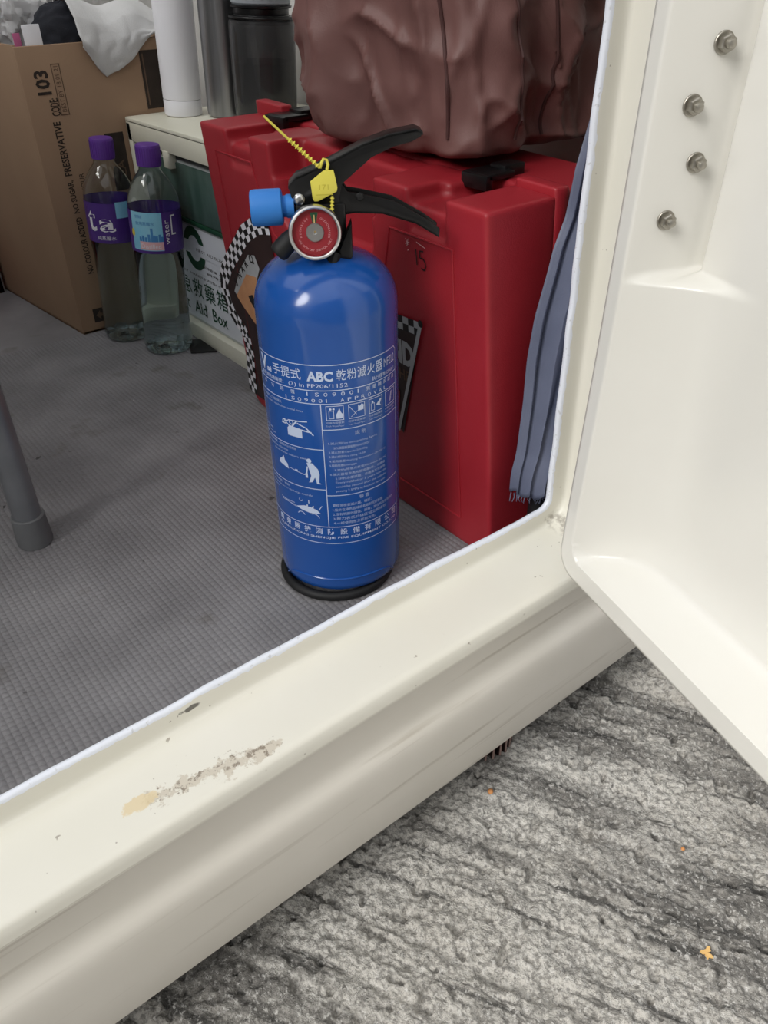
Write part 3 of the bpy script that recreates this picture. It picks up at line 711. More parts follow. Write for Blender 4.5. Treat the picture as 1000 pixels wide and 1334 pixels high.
    ln.ring(-.0425, .1778, .0016, .0024, n=10); ln.ring(-.0355, .1785, .0014, .0022, n=10); ln.line((-.0300, .1790), (-.0225, .1762), .0009); ln.line((-.0225, .1762), (-.0165, .1700), .0010)
    ln.poly([(-.0550, .1355), (-.0430, .1330), (-.0440, .1375), (-.0470, .1400), (-.0480, .1440), (-.0510, .1405), (-.0530, .1395)])
    ln.line((-.0420, .1350), (-.0255, .1318), .0005); ln.rect(-.0360, -.0335, .1336, .1352)
    ln.disc(-.0222, .1462, .0021, 12); ln.poly([(-.0245, .1440), (-.0195, .1442), (-.0150, .1390), (-.0140, .1340), (-.0148, .1262), (-.0128, .1250), (-.0165, .1248), (-.0180, .1310), (-.0205, .1262), (-.0235, .1254), (-.0212, .1320), (-.0225, .1375)])
    ln.line((-.0240, .1405), (-.0252, .1330), .0012); ln.rect(-.0262, -.0242, .1296, .1340)
    ln.poly([(-.0385, .0980), (-.0330, .0960), (-.0250, .0945), (-.0155, .0950), (-.0185, .0985), (-.0240, .1005), (-.0300, .1010)]); ln.line((-.0560, .0985), (-.0385, .0985), .0004); ln.line((-.0560, .0995), (-.0400, .1005), .0004); ln.line((-.0570, .1005), (-.0380, .0970), .0004)
    ln.ring(-.0335, .0900, .0034, .0040, 20, 160, 8); ln.ring(-.0215, .0895, .0044, .0050, 10, 120, 8); ln.line((-.0170, .0985), (-.0140, .1030), .0006); ln.ring(-.0330, .1062, .0012, .0017, 120, 360, 8); ln.line((-.0255, .1040), (-.0255, .1075), .0008); ln.line((-.0280, .0985), (-.0270, .1025), .0012); ln.line((-.0230, .0985), (-.0215, .1020), .0012)
    # four pictograms on the right
    for k, a in enumerate((-.0055, .0120, .0295, .0470)):
        wd = .0138; z0, z1 = .1838, .1964
        ln.frame(a, a + wd, z0, z1, .0005)
        if k == 0:
            ln.frame(a + .0022, a + .0062, z0 + .0015, z0 + .0085, .0004); ln.disc(a + .0035, z0 + .0098, .0010, 8); ln.disc(a + .0060, z0 + .0098, .0009, 8)
            ln.poly([(a + .0080, z0 + .0015), (a + .0125, z0 + .0015), (a + .0130, z0 + .005), (a + .0115, z0 + .007), (a + .0105, z0 + .0105), (a + .0090, z0 + .007), (a + .0078, z0 + .005)])
        elif k == 1:
            ln.poly([(a + .0078, z0 + .0055), (a + .0125, z0 + .0060), (a + .0128, z0 + .0100), (a + .0110, z0 + .0112), (a + .0095, z0 + .0095), (a + .0080, z0 + .0110)]); ln.line((a + .001, z0 + .0105), (a + .0065, z0 + .0030), .0004); ln.line((a + .0020, z0 + .0015), (a + .0075, z0 + .0060), .0004)
        elif k == 2:
            ln.poly([(a + .0070, z0 + .0060), (a + .0115, z0 + .0100), (a + .0128, z0 + .0095), (a + .0110, z0 + .0055), (a + .0122, z0 + .0040), (a + .0085, z0 + .0050)]); ln.frame(a + .002, a + .0055, z0 + .002, z0 + .0085, .0004); ln.disc(a + .0035, z0 + .0095, .0010, 8)
        else:
            ln.line((a + .006, z0 + .002), (a + .0085, z0 + .0105), .0007); ln.line((a + .0075, z0 + .0025), (a + .0095, z0 + .0108), .0004)
    ln.build('label_print', 'print', wrap(.00025), t, maxlen=.0045)
    fn = P2()
    caps = ['使用前上下顛倒', 'Shake upside down several times', 'before use']
    fn.text('1.使用前先上下搖動幾次', -.0700, -.0440, .1930, .1955); fn.text('shake cylinder upside down several times', -.0700, -.0240, .1892, .1915); fn.text('拔出保險銷', -.0715, -.0600, .1640, .1662); fn.text('pull out pin', -.0715, -.0560, .1605, .1626)
    fn.text('2.距火源3米處，噴嘴對準火焰根部', -.0700, -.0330, .1535, .1560); fn.text('aim at the base of fire from', -.0700, -.0420, .1500, .1522); fn.text('about three meters away', -.0600, -.0230, .1462, .1486)
    fn.text('3.壓下壓把，噴射', -.0700, -.0440, .1150, .1174); fn.text('squeeze levers to discharge entirely', -.0700, -.0215, .1110, .1134); fn.text('powder', -.0700, -.0600, .1076, .1098)
    for a in (-.0055, .0120, .0295, .0470): fn.text('可撲救固體類', a - .0005, a + .0138, .1808, .1826); fn.text('Trash Wood Paper', a - .0005, a + .0138, .1778, .1796)
    fn.text('說 明', .0165, .0260, .1688, .1728); fn.text('檢 查', .0180, .0272, .1080, .1118)
    rows = ['1.滅火劑Fire extinguishing Agents', '   50%磷酸銨鹽乾粉NH4H2PO4', '2.滅火劑量Capacity 2±0.05kg', '3.滅火級別Fire rating 1A 5B', '4.使用溫度Working temperature -20~+55℃', '5.驅動氣體Driving gas', '   1.2MPa時填充氮氣Filled with dry N2', '6.滅火器每次再充裝或滿5年，均應做', '   2.5MPa水壓試驗，合格後方可使用', '   Every refilled or 5 years later the', '   could be reused after the cylinder', '   passing 2.5MPa hydrostatic test pass']
    wd = [.046, .034, .036, .034, .055, .026, .052, .054, .050, .052, .052, .050]
    for k, r in enumerate(rows):
        z = .1645 - .0041 * k; a = -.0052 + (.004 if r.startswith('   ') else 0); fn.text(r.strip(), a, a + wd[k] - .004, z - .0026, z)
    rows = ['要經常檢查滅火器，確認：', '1.指針在綠色區域或者鉛封完好無損', '2.沒有明顯的損傷、腐蝕，並在有效使用期內', '3.壓力表低於綠區域立即維修', '4.一經使用應立即再充裝。']
    for k, r in enumerate(rows):
        z = .1055 - .0045 * k; fn.text(r, -.0050, -.0050 + (.034, .046, .060, .050, .038)[k], z - .0029, z)
    fn.build('label_fine_print', 'printfine', wrap(.00022), t)
build_extinguisher()

# ------------------------------------------------------------------ red carrying case
CX0, CX1 = .446, .600
YN, YF = .4125, .862
def lean(x, y, z):
    """front face flares slightly towards the top; ends draw in towards the foot; far end sits a touch higher"""
    wx = max(0.0, min(1.0, (CX1 - x) / (CX1 - CX0)))
    x2 = x - .0594 * z * wx
    y2 = y + (.012 * (z - .32) / .32) * max(0, (y - .64) / .22) + (.010 * z / .32) * max(0, (.64 - y) / .22)
    z2 = z + .028 * (y - .42) * max(0, z / .33)
    return (x2, y2, z2)
def build_case():
    t = empty('carrying_case', (0, 0, 0), 0, 'red moulded plastic carrying case with black latches, standing upright behind the blue extinguisher', 'case')
    g = G(); zt, zr = .324, .311
    g.box(CX0, .514, YN, YF, .000, .290)
    for a, b in ((YN, .461), (.508, .556), (.724, .762), (.806, YF)): g.box(CX0, .514, a, b, .24, zt)
    for a, b in ((.45, .52), (.75, .81)): g.box(CX0 + .004, .514, a, b, .24, zr)
    g.box(.482, .514, .50, .78, .24, zt - .002)
    me = remesh_union(g, .0026, 5)
    # carve the grip recess by pushing the skin back
    co = get_co(me)
    def carve(co):
        x, y, z = co.T.copy()
        ky = np.clip((y - .560) / .010, 0, 1) * np.clip((.722 - y) / .010, 0, 1)
        arch = .232 + .030 * (np.abs(y - .641) / .081) ** 2.5
        kz = np.clip((z - arch) / .012, 0, 1)
        k = ky * kz
        lim = CX0 + .034 * k
        x = np.where((x < .48), np.maximum(x, lim * (k > 0) + CX0 * (k <= 0) - .0), x) if False else np.where(k > 0, np.maximum(x, np.minimum(lim, .482)), x)
        # rounded lower end corners
        return np.stack([x, y, z], -1)
    co = carve(co)
    rb = .026
    for i in range(len(co)):
        y, z = co[i, 1], co[i, 2]
        if z < rb and y > YF - rb:
            dy, dz = y - (YF - rb), rb - z; d = math.hypot(dy, dz)
            m_ = max(dy, dz)
            if d > 1e-6 and m_ > 0: co[i, 1] = YF - rb + dy * m_ / d; co[i, 2] = rb - dz * m_ / d
        if z < rb and y < YN + rb:
            dy, dz = YN + rb - y, rb - z; d = math.hypot(dy, dz); m_ = max(dy, dz)
            if d > 1e-6 and m_ > 0: co[i, 1] = YN + rb - dy * m_ / d; co[i, 2] = rb - dz * m_ / d
    co = np.array([lean(*p) for p in co]); co[:, 2] -= co[:, 2].min()
    set_co(me, co); link('front_shell', me, 'red', t, angle=80)
    g = G(); g.box(.516, CX1, YN, YF, .000, .300); g.box(.516, CX1, YN + .004, YF - .004, .28, .324); g.box(.512, .526, YN - .002, .458, .26, .330); g.box(.512, .526, .812, YF + .002, .26, .336)
    me = remesh_union(g, .0032, 4); co = np.array([lean(*p) for p in get_co(me)]); co[:, 2] -= co[:, 2].min(); set_co(me, co); link('rear_shell', me, 'red', t, angle=80)
    def face(off): return lambda y, z: lean(CX0 - off, y, z)
    # raised front panel outline with its notch under the grip
    path = [(.834, .030), (.834, .300), (.760, .300), (.752, .268), (.735, .236), (.700, .217), (.641, .210), (.582, .217), (.548, .240), (.534, .288), (.452, .288), (.452, .030)]
    g = G(); pts = [face(.0004)(*p) for p in path + path[:1]]
    dense = []
    for a, b in zip(pts[:-1], pts[1:]):
        for k in range(4): dense.append(tuple(Vector(a).lerp(Vector(b), k / 4)))
    g.tube(dense + dense[:1], .0009, 6, cap=False); g.build('panel_bead', 'red', t)
    # latches
    for yc, zc, w_ in ((.800, .336, .036), (.496, .3265, .030)):
        la = empty('latch', (.500, yc, zc)); la.parent = t
        g = G(); g.box(-.014, .016, -w_ / 2, w_ / 2, .000, .0055); g.box(-.017, -.009, -w_ / 2, w_ / 2, -.007, .0050); g.build('latch_plate', 'black', la, bevel=.0014)
        g = G(); g.box(.010, .034, -w_ / 2 + .006, w_ / 2 - .006, -.002, .0085); g.build('latch_hook', 'black', la, bevel=.0014)
    # stickers and pen marks on the front
    st = empty('racing_sticker', (0, 0, 0)); st.parent = t
    outer = [(.842, .026), (.806, .026), (.812, .060), (.806, .095), (.7915, .118), (.6, .14), (.50, .10), (.49, .13), (.498, .212), (.54, .216), (.64, .20), (.70, .215), (.759, .2285), (.790, .214), (.822, .189), (.852, .165), (.869, .146), (.867, .130), (.861, .1175), (.842, .110), (.831, .098), (.829, .075), (.834, .050)]
    left = [(.846, .026), (.800, .026), (.800, .222), (.742, .222), (.742, .234), (.764, .230), (.794, .215), (.824, .190), (.853, .166), (.870, .147), (.868, .130), (.860, .117), (.843, .108), (.834, .095), (.833, .070), (.838, .045)]
    p = P2(); p.poly(list(reversed([(.846, .014), (.80, .014), (.80, .10), (.834, .095), (.833, .07), (.838, .045)]))); p.poly([(.834, .095), (.843, .108), (.860, .117), (.868, .130), (.870, .147), (.853, .166), (.824, .190), (.794, .215), (.764, .230), (.742, .234), (.742, .10), (.80, .10)])
    p.build('sticker_base', 'brownink', face(.0012), st)
    def checks(path, wd, n, rows=3):
        """checkered ribbon along a path, width to the right-hand side"""
        L = [0]; pts = [Vector((*q, 0)) for q in path]
        for a, b in zip(pts[:-1], pts[1:]): L.append(L[-1] + (b - a).length)
        def at(s_):
            s_ = min(max(s_, 0), L[-1] - 1e-9); i = max(j for j in range(len(L) - 1) if L[j] <= s_)
            return pts[i].lerp(pts[i + 1], (s_ - L[i]) / (L[i + 1] - L[i]))
        def nrm(s_):
            d = (at(s_ + .004) - at(s_ - .004)).normalized(); return Vector((-d.y, d.x, 0))
        w_, k_ = P2(), P2()
        for i in range(n):
            s0, s1 = L[-1] * i / n, L[-1] * (i + 1) / n
            for r in range(rows):
                a0, a1 = wd * r / rows, wd * (r + 1) / rows
                q = [at(s0) + nrm(s0) * a0, at(s1) + nrm(s1) * a0, at(s1) + nrm(s1) * a1, at(s0) + nrm(s0) * a1]
                (w_ if (i + r) % 2 else k_).poly([(v.x, v.y) for v in q])
        return w_, k_
    lp = [(.846, .014), (.840, .045), (.833, .070), (.834, .095), (.843, .108), (.860, .117), (.868, .130), (.870, .147), (.853, .166), (.824, .190), (.794, .215), (.764, .230), (.742, .234)]
    wh, bk = checks(lp, -.0190, 38, 3); wh.build('check_white', 'whiteink', face(.0016), st); bk.build('check_black', 'blackink', face(.0016), st)
    p = P2(); p.poly([(.852, .146), (.828, .176), (.800, .200), (.785, .203), (.778, .190), (.800, .160), (.835, .135)]); p.build('white_panel', 'greyink', face(.0018), st)
    p = P2(); p.poly([(.848, .142), (.812, .176), (.790, .178), (.784, .150), (.790, .120), (.812, .118), (.835, .132)]); p.build('orange_patch', 'orange', face(.0020), st)
    p = P2(); p.poly([(.817, .150), (.806, .154), (.800, .146), (.807, .138), (.814, .144)]); p.poly([(.800, .146), (.794, .142), (.798, .136), (.806, .140)]); p.build('dark_mark', 'blackink', face(.0022), st)
    p = P2()
    for ch, (ya, za), an in (('S', (.842, .160), -40), ('N', (.831, .170), -40), ('A', (.820, .180), -40), ('R', (.809, .189), -40), ('Q', (.796, .197), -30)):
        v_, f_ = text_geo(ch, .02); s_ = .0125; c_, d_ = math.cos(math.radians(-an)), math.sin(math.radians(-an))
        # the face is read from -x: +a in type runs towards -y
        p.add([(ya - s_ * (k[0] * c_ - k[1] * d_), za - .006 + s_ * (k[0] * d_ + k[1] * c_)) for k in v_], f_)
    p.build('sticker_lettering', 'blackink', face(.0022), st)
    p = P2(); p.poly([(.792, .022), (.798, .022), (.800, .075), (.792, .075)]); p.build('white_bar', 'greyink', face(.0018), st)
    # right-hand half of the same decal
    p = P2(); p.poly([(.560, .105), (.532, .090), (.497, .208), (.560, .209)]); p.build('sticker_base', 'brownink', face(.0012), st)
    wh, bk = P2(), P2()
    for i in range(8):
        for r in range(2):
            y1 = .562 - .0080 * i; z0 = .2045 - .0065 * r + .0005 * i
            (wh if (i + r) % 2 else bk).poly([(y1, z0), (y1 - .008, z0 + .0005), (y1 - .008, z0 + .007), (y1, z0 + .0065)])
    wh.build('check_white', 'greyink', face(.0016), st); bk.build('check_black', 'blackink', face(.0016), st)
    p = P2()
    def mir(body, ya, yb, z0, z1, bold): 
        q = P2().text(body, 0, 1, 0, 1, bold); p.add([(ya + (yb - ya) * k[0], z0 + (z1 - z0) * k[1]) for k in q.v], q.f)
    mir('ND', .5425, .5085, .1660, .1900, .05); p.build('sticker_lettering', 'greyink', face(.0018), st)
    p = P2(); mir('THE', .5400, .5165, .150, .161, .01); p.build('sticker_lettering', 'cardinkpale', face(.0018), st)
    p = P2(); p.poly([(.545, .115), (.536, .112), (.533, .135), (.540, .142), (.548, .130)]); p.build('red_print', 'dialred', face(.0018), st)
    p = P2(); p.poly([(.4935, .2135), (.4985, .2130), (.5400, .0925), (.5365, .0905)]); p.build('flag_pole', 'greyink', face(.0022), st)
    p = P2(); p.disc(.4955, .2145, .0034, 12); p.build('pole_tip', 'blackink', face(.0024), st)
    p = P2()
    p.line((.4985, .2780), (.4978, .2650), .0013); p.line((.4885, .2782), (.4935, .2775), .0012); p.line((.4935, .2775), (.4935, .2715), .0012)
    pts = [(.4935, .2715), (.4895, .2720), (.4868, .2695), (.4865, .2655), (.4885, .2625), (.4925, .2635)]
    for a, b in zip(pts[:-1], pts[1:]): p.line(a, b, .0013)
    p.build('pen_number', 'blackink', face(.0008), t)
    p = P2(); p.line((.4975, .2838), (.4860, .2812), .0007); p.line((.5120, .2835), (.5090, .2790), .0007); p.line((.5085, .2840), (.5105, .2775), .0006); p.line((.5125, .2790), (.5070, .2815), .0006); p.line((.5100, .2740), (.5080, .2755), .0006)
    p.build('scratch', 'labelpink', face(.0006), t)
build_case()

# ------------------------------------------------------------------ brown nylon bag on the case
def build_bag():
    t = empty('nylon_bag', (0, 0, 0), 0, 'full brown nylon bag with piped seams slumped on top of the red case', 'bag')
    cx, cy, z0 = .588, .632, .3315
    def surf(th, v):
        """th round the bag, v 0 bottom centre .. 1 crown"""
        if v < .18: k = v / .18; rad = .93 * math.sin(k * math.pi / 2) ** .6; z = z0 + .014 * (1 - math.cos(k * math.pi / 2)) * k
        elif v < .85:
            k = (v - .18) / .67; rad = .93 + .10 * math.sin(min(1, k * 1.7) * math.pi / 2) - .05 * k; z = z0 + .014 + .251 * k
        else: k = (v - .85) / .15; rad = .98 * math.cos(k * math.pi / 2); z = z0 + .265 + .05 * math.sin(k * math.pi / 2)
        c, s = math.cos(th), math.sin(th); e = 3.4
        q = (abs(c) ** e + abs(s) ** e) ** (-1 / e)
        a, b = .126, .131
        fold = 0
        for j, (f, ph) in enumerate(((5, .4), (9, 1.7), (14, 2.9))):
            fold += (.010, .006, .0035)[j] * math.sin(f * th + ph + 3.0 * v * (j - 1)) * (.9 * math.exp(-((v - .26) / .16) ** 2) + .25)
        p = Vector((math.cos(th) * 2.2, math.sin(th) * 2.2, v * 4)); fold += .010 * mnoise.noise(p) + .006 * mnoise.noise(p * 2.3)
        rd = 1 - abs(mnoise.noise(Vector((p.x * 1.1, p.y * 1.1, p.z * 1.5 + p.x * .6)) + Vector((4, 1, 7)))) * 2.2; rd2 = 1 - abs(mnoise.noise(Vector((p.x * 2.3 + p.z * .5, p.y * 2.3, p.z * 1.2)) + Vector((1, 8, 2)))) * 2.4
        crease = (.0075 * max(0, rd) ** 3 + .0045 * max(0, rd2) ** 3) * (.45 + .8 * math.exp(-((v - .30) / .2) ** 2)) - .004
        r = q * rad; fold *= min(1, rad)
        x = cx + a * c * r + (fold + crease * min(1, rad)) * c; y = cy + b * s * r + (fold + crease * min(1, rad)) * s
        x -= .012 * max(0, z - .40) / .2; y += .010 * max(0, z - .35) / .2
        return Vector((x, y, z))
    nth, nv = 240, 130
    P = np.array([[tuple(surf(2 * math.pi * i / nth, .02 + .98 * j / (nv - 1))) for j in range(nv)] for i in range(nth)])
    o = grid_mesh('bag_body', P, 'bag', t, closed_u=True, angle=180)
    for th0, vb in ((math.radians(221), .20), (math.radians(245), .19), (math.radians(266), .18)):
        pts = []
        for j in range(50):
            v = vb + (.92 - vb) * j / 49; th = th0 + .05 * math.sin(v * 6)
            q = surf(th, v); d = Vector((math.cos(th), math.sin(th), 0)); pts.append(tuple(q + d * .0006))
        G().tube(pts, .0015, 8).build('piped_seam', 'bagseam', t)
build_bag()

# ------------------------------------------------------------------ folded umbrella between case and door post
def build_umbrella():
    t = empty('folded_umbrella', (0, 0, 0), 0, 'slate grey folded umbrella with loose pleats leaning behind the door post', 'umbrella')
    LX = ([.085, .10, .125, .170, .208, .243, .274, .294, .316, .350, .380, .62], [.4490, .4500, .4540, .4565, .4565, .4610, .4700, .4750, .4850, .4905, .5000, .5700])
    nv = 80; zs = np.linspace(.064, .60, nv)
    # fold lines across the visible side: (position left..right, how far it stands out), foot and top of the canopy
    foot = [(0, .0), (.05, .45), (.085, .05), (.14, .80), (.175, .30), (.30, 1.0), (.345, .25), (.40, .75), (.44, .30), (.58, 1.0), (.66, .20), (.86, .9), (1.0, .0)]
    crown = [(0, .0), (.07, .30), (.20, -.10), (.26, .95), (.44, 1.0), (.62, .9), (.66, .3), (.72, .8), (.76, .2), (.82, .8), (.86, .3), (.95, .7), (1.0, .0)]
    sub = 8; ring = []
    P = np.zeros((len(foot[:-1]) * sub + 40, nv, 3))
    for j, z in enumerate(zs):
        k = j / (nv - 1); w_ = .066 * (1 - k) ** .75 + .006; dp = .0190 * (1 - k) ** .5 + .003
        kk = min(1, k * 2.6); kk = kk * kk * (3 - 2 * kk)
        if j < 5: w_ *= .93 + .0175 * j
        xl = np.interp(z, *LX) + .002
        line = [(a[0] * (1 - kk) + b[0] * kk, a[1] * (1 - kk) + b[1] * kk) for a, b in zip(foot, crown)]
        pts = []
        for (a, h), (b, g_) in zip(line[:-1], line[1:]):
            for q in range(sub):
                u = q / sub; e = u * u * (3 - 2 * u); pts.append((a + (b - a) * u, h + (g_ - h) * (.5 * u + .5 * e)))
        front = [(xl + w_ * u, .4000 - dp * (.25 + .9 * h) * (math.sin(math.pi * min(1, max(0, u))) ** .35 if 0 < u < 1 else 0)) for u, h in pts]
        back = [(xl + w_ * (1 - q / 40), .4000 + .010 * math.sin(math.pi * q / 40) * (1 - .6 * k)) for q in range(40)]
        for i, (x, y) in enumerate(front + back):
            u = (x - xl) / w_
            hem = (.0030 * math.sin(46 * u) - .0330 * u * .55) * max(0, 1 - j / 8)
            P[i, j] = (x, y, z + .020 * max(0, 1 - j / 8) + hem)
    o = grid_mesh('canopy', P, 'umb', t, closed_u=True, angle=40)
    md = o.modifiers.new('cloth', 'SOLIDIFY'); md.thickness = .0008
    G().tube([(.487, .394, .002), (.486, .394, .10), (.512, .396, .38), (.572, .398, .60)], [.010, .010, .005, .004], 14).build('handle', 'blackmatte', t)
    for k in range(26):
        u = k / 25; x, y = .4520 + .058 * u, .3985 - .012 * math.sin(math.pi * u); z = .0835 - .018 * u
        G().tube([(x, y, z), (x - .001 + random.uniform(-.002, .002), y - .001, z - .004), (x + random.uniform(-.004, .002), y - .0015, z - .0075)], [.0006, .0005, .0002], 6).build('frayed_thread', 'umb', t)
build_umbrella()

# ------------------------------------------------------------------ cabinet, first aid box, flask and tumblers
def build_cabinet():
    t = empty('storage_cabinet', (.487, .985, 0), 0, 'low cream metal cabinet with an open front, white flask standing on it', 'cabinet')
    g = G(); g.box(0, .245, -.100, .228, .288, .295); g.box(0, .006, -.100, .228, .264, .292); top = g.build('top_panel', 'cream', t, bevel=.0015)
    g = G(); g.box(0, .245, .215, .228, 0, .2885); g.build('side_panel', 'cream', t, bevel=.001)
    g = G(); g.box(0, .245, -.100, -.090, 0, .2885); g.build('side_panel', 'cream', t, bevel=.001)
    g = G(); g.box(.239, .245, -.090, .215, 0, .2885); g.build('back_panel', 'cream', t)
    g = G(); g.box(0, .24, -.090, .215, 0, .024); g.build('bottom_rail', 'cream', t, bevel=.001)
    g = G(); g.box(-.001, .010, .100, .118, .244, .266); g.build('door_catch', 'cream', t, bevel=.001)
    b = empty('first_aid_box', (.497, .985, .0242), 0, 'green and white first aid box with printed lettering inside the cream cabinet', 'first aid box')
    g = G(); g.box(0, .20, -.082, .205, 0, .232); g.build('box_body', 'pale', b, bevel=.003)
    g = G(); g.box(-.0025, .01, -.082, .205, .157, .228); g.build('green_lid', 'greenplastic', b, bevel=.001)
    g = G(); g.box(-.0035, .0, -.080, .202, .150, .156); g.build('lid_seam', 'green', b, bevel=.0005)
    f = lambda off: (lambda y, z: (-off, y - .985, z - .0242))
    P2().rect(.91, 1.180, .030, .170).build('label_paper', 'paper', f(.0008), b)
    p = P2(); p.ring(1.068, .140, .018, .031, 8, 172, 22); p.ring(1.068, .140, .018, .031, 200, 352, 22)
    p.build('emblem', 'green', f(.0012), b)
    P2().rect(.96, 1.150, .131, .149).build('emblem_band', 'paper', f(.0014), b)
    p = P2()
    def mir(body, ya, yb, z0, z1, bold=0):
        q = P2().text(body, 0, 1, 0, 1, bold); p.add([(ya + (yb - ya) * k[0], z0 + (z1 - z0) * k[1]) for k in q.v], q.f)
    for body, ya, yb, z0, z1 in (('FIRST AID BOX', 1.062, .985, .1375, .1415), ('請依照說明使用', 1.16, 1.108, .137, .143), ('保持乾燥  小心輕放', 1.05, .96, .1165, .1205), ('請勿重壓', 1.04, .97, .109, .113), ('KEEP DRY  HANDLE WITH CARE', 1.15, .98, .0985, .102)):
        p = P2(); mir(body, ya, yb, z0, z1); p.build('fine_lettering', 'cardink', f(.0016), b)
    p = P2()
    for k, ch in enumerate('急救藥箱'):
        a = 1.128 - .036 * k; mir(ch, a, a - .031, .066, .094, .004)
    mir('First', 1.155, 1.112, .040, .059, .01); mir('Aid', 1.096, 1.058, .040, .059, .01); mir('Box', 1.040, .996, .040, .059, .01)
    p.build('lettering', 'green', f(.0014), b)
build_cabinet()

def leaning(name, base, top_dir, label, cat, group=None):
    """thing whose own z axis leans along top_dir"""
    t = empty(name, base, 0, label, cat, group); t.rotation_mode = 'QUATERNION'
    t.rotation_quaternion = Vector((0, 0, 1)).rotation_difference(Vector(top_dir).normalized()); return t

def build_flasks():
    t = leaning('vacuum_flask', (.5555, 1.164, .2952), (.035, -.03, 1), 'tall plain white cylindrical flask standing on the cream cabinet', 'flask')
    G().lathe([(.0235, 0), (.0258, .0015), (.0262, .004), (.0262, .020), (.0258, .0206)], 48).build('base_cap', 'white', t)
    G().lathe([(.0252, .0204), (.0252, .0216)], 48).build('seam_ring', 'greyline', t)
    G().lathe([(.0258, .0212), (.0264, .022), (.0270, .10), (.0272, .17), (.0272, .215), (.024, .228), (.018, .232)], 48).build('flask_body', 'white', t)
    G().lathe([(.0195, .231), (.020, .233), (.020, .262), (.018, .265)], 40).build('flask_lid', 'white', t)
    t = leaning('steel_tumbler', (.600, 1.1135, .2952), (.03, -.03, 1), 'slim brushed grey metal tumbler between the white flask and the smoked bottle', 'tumbler')
    G().lathe([(.026, 0), (.0285, .002), (.029, .006), (.030, .15), (.030, .17), (.0285, .171)], 40).build('tumbler_body', 'greymetal', t)
    G().lathe([(.0305, .170), (.031, .172), (.031, .185), (.028, .188)], 40).build('tumbler_lid', 'black', t)
    t = leaning('smoked_bottle', (.616, 1.0375, .2952), (.03, -.03, 1), 'smoked transparent drink bottle with ribbed grey cap behind the red case', 'bottle')
    o = G().lathe([(.036, 0), (.040, .003), (.0415, .01), (.0425, .105), (.0425, .112), (.0415, .1165), (.036, .120), (.034, .124), (.0325, .124), (.0345, .118), (.0395, .113), (.0400, .105), (.0395, .012), (.036, .006), (0, .006)], 56).build('bottle_body', 'smoke', t)
    G().lathe([(.036, .1185), (.0415, .119), (.042, .1205), (.0415, .122), (.036, .1225)], 48, cap=False).build('shoulder_ring', 'black', t)
    G().lathe([(.034, .122), (.035, .124), (.035, .130), (.0385, .131), (.039, .133), (.034, .135)], 48).build('neck_ring', 'black', t)
    cp = G().lathe([(.036, .134), (.0375, .136), (.0375, .175), (.034, .180)], 48).build('bottle_cap', 'lidgrey', t)
    for k in range(24):
        a = 2 * math.pi * k / 24
        G().box(.0368, .0382, -.0006, .0006, .140, .172).xf(lambda x, y, z, a=a: (x * math.cos(a) - y * math.sin(a), x * math.sin(a) + y * math.cos(a), z)).build('grip_rib', 'greyline', cp, smooth=False)
    # dark contents seen through the smoked wall
    G().lathe([(.034, .008), (.037, .012), (.038, .07), (.036, .0705)], 40).build('dark_filling', 'blackmatte', t)
build_flasks()

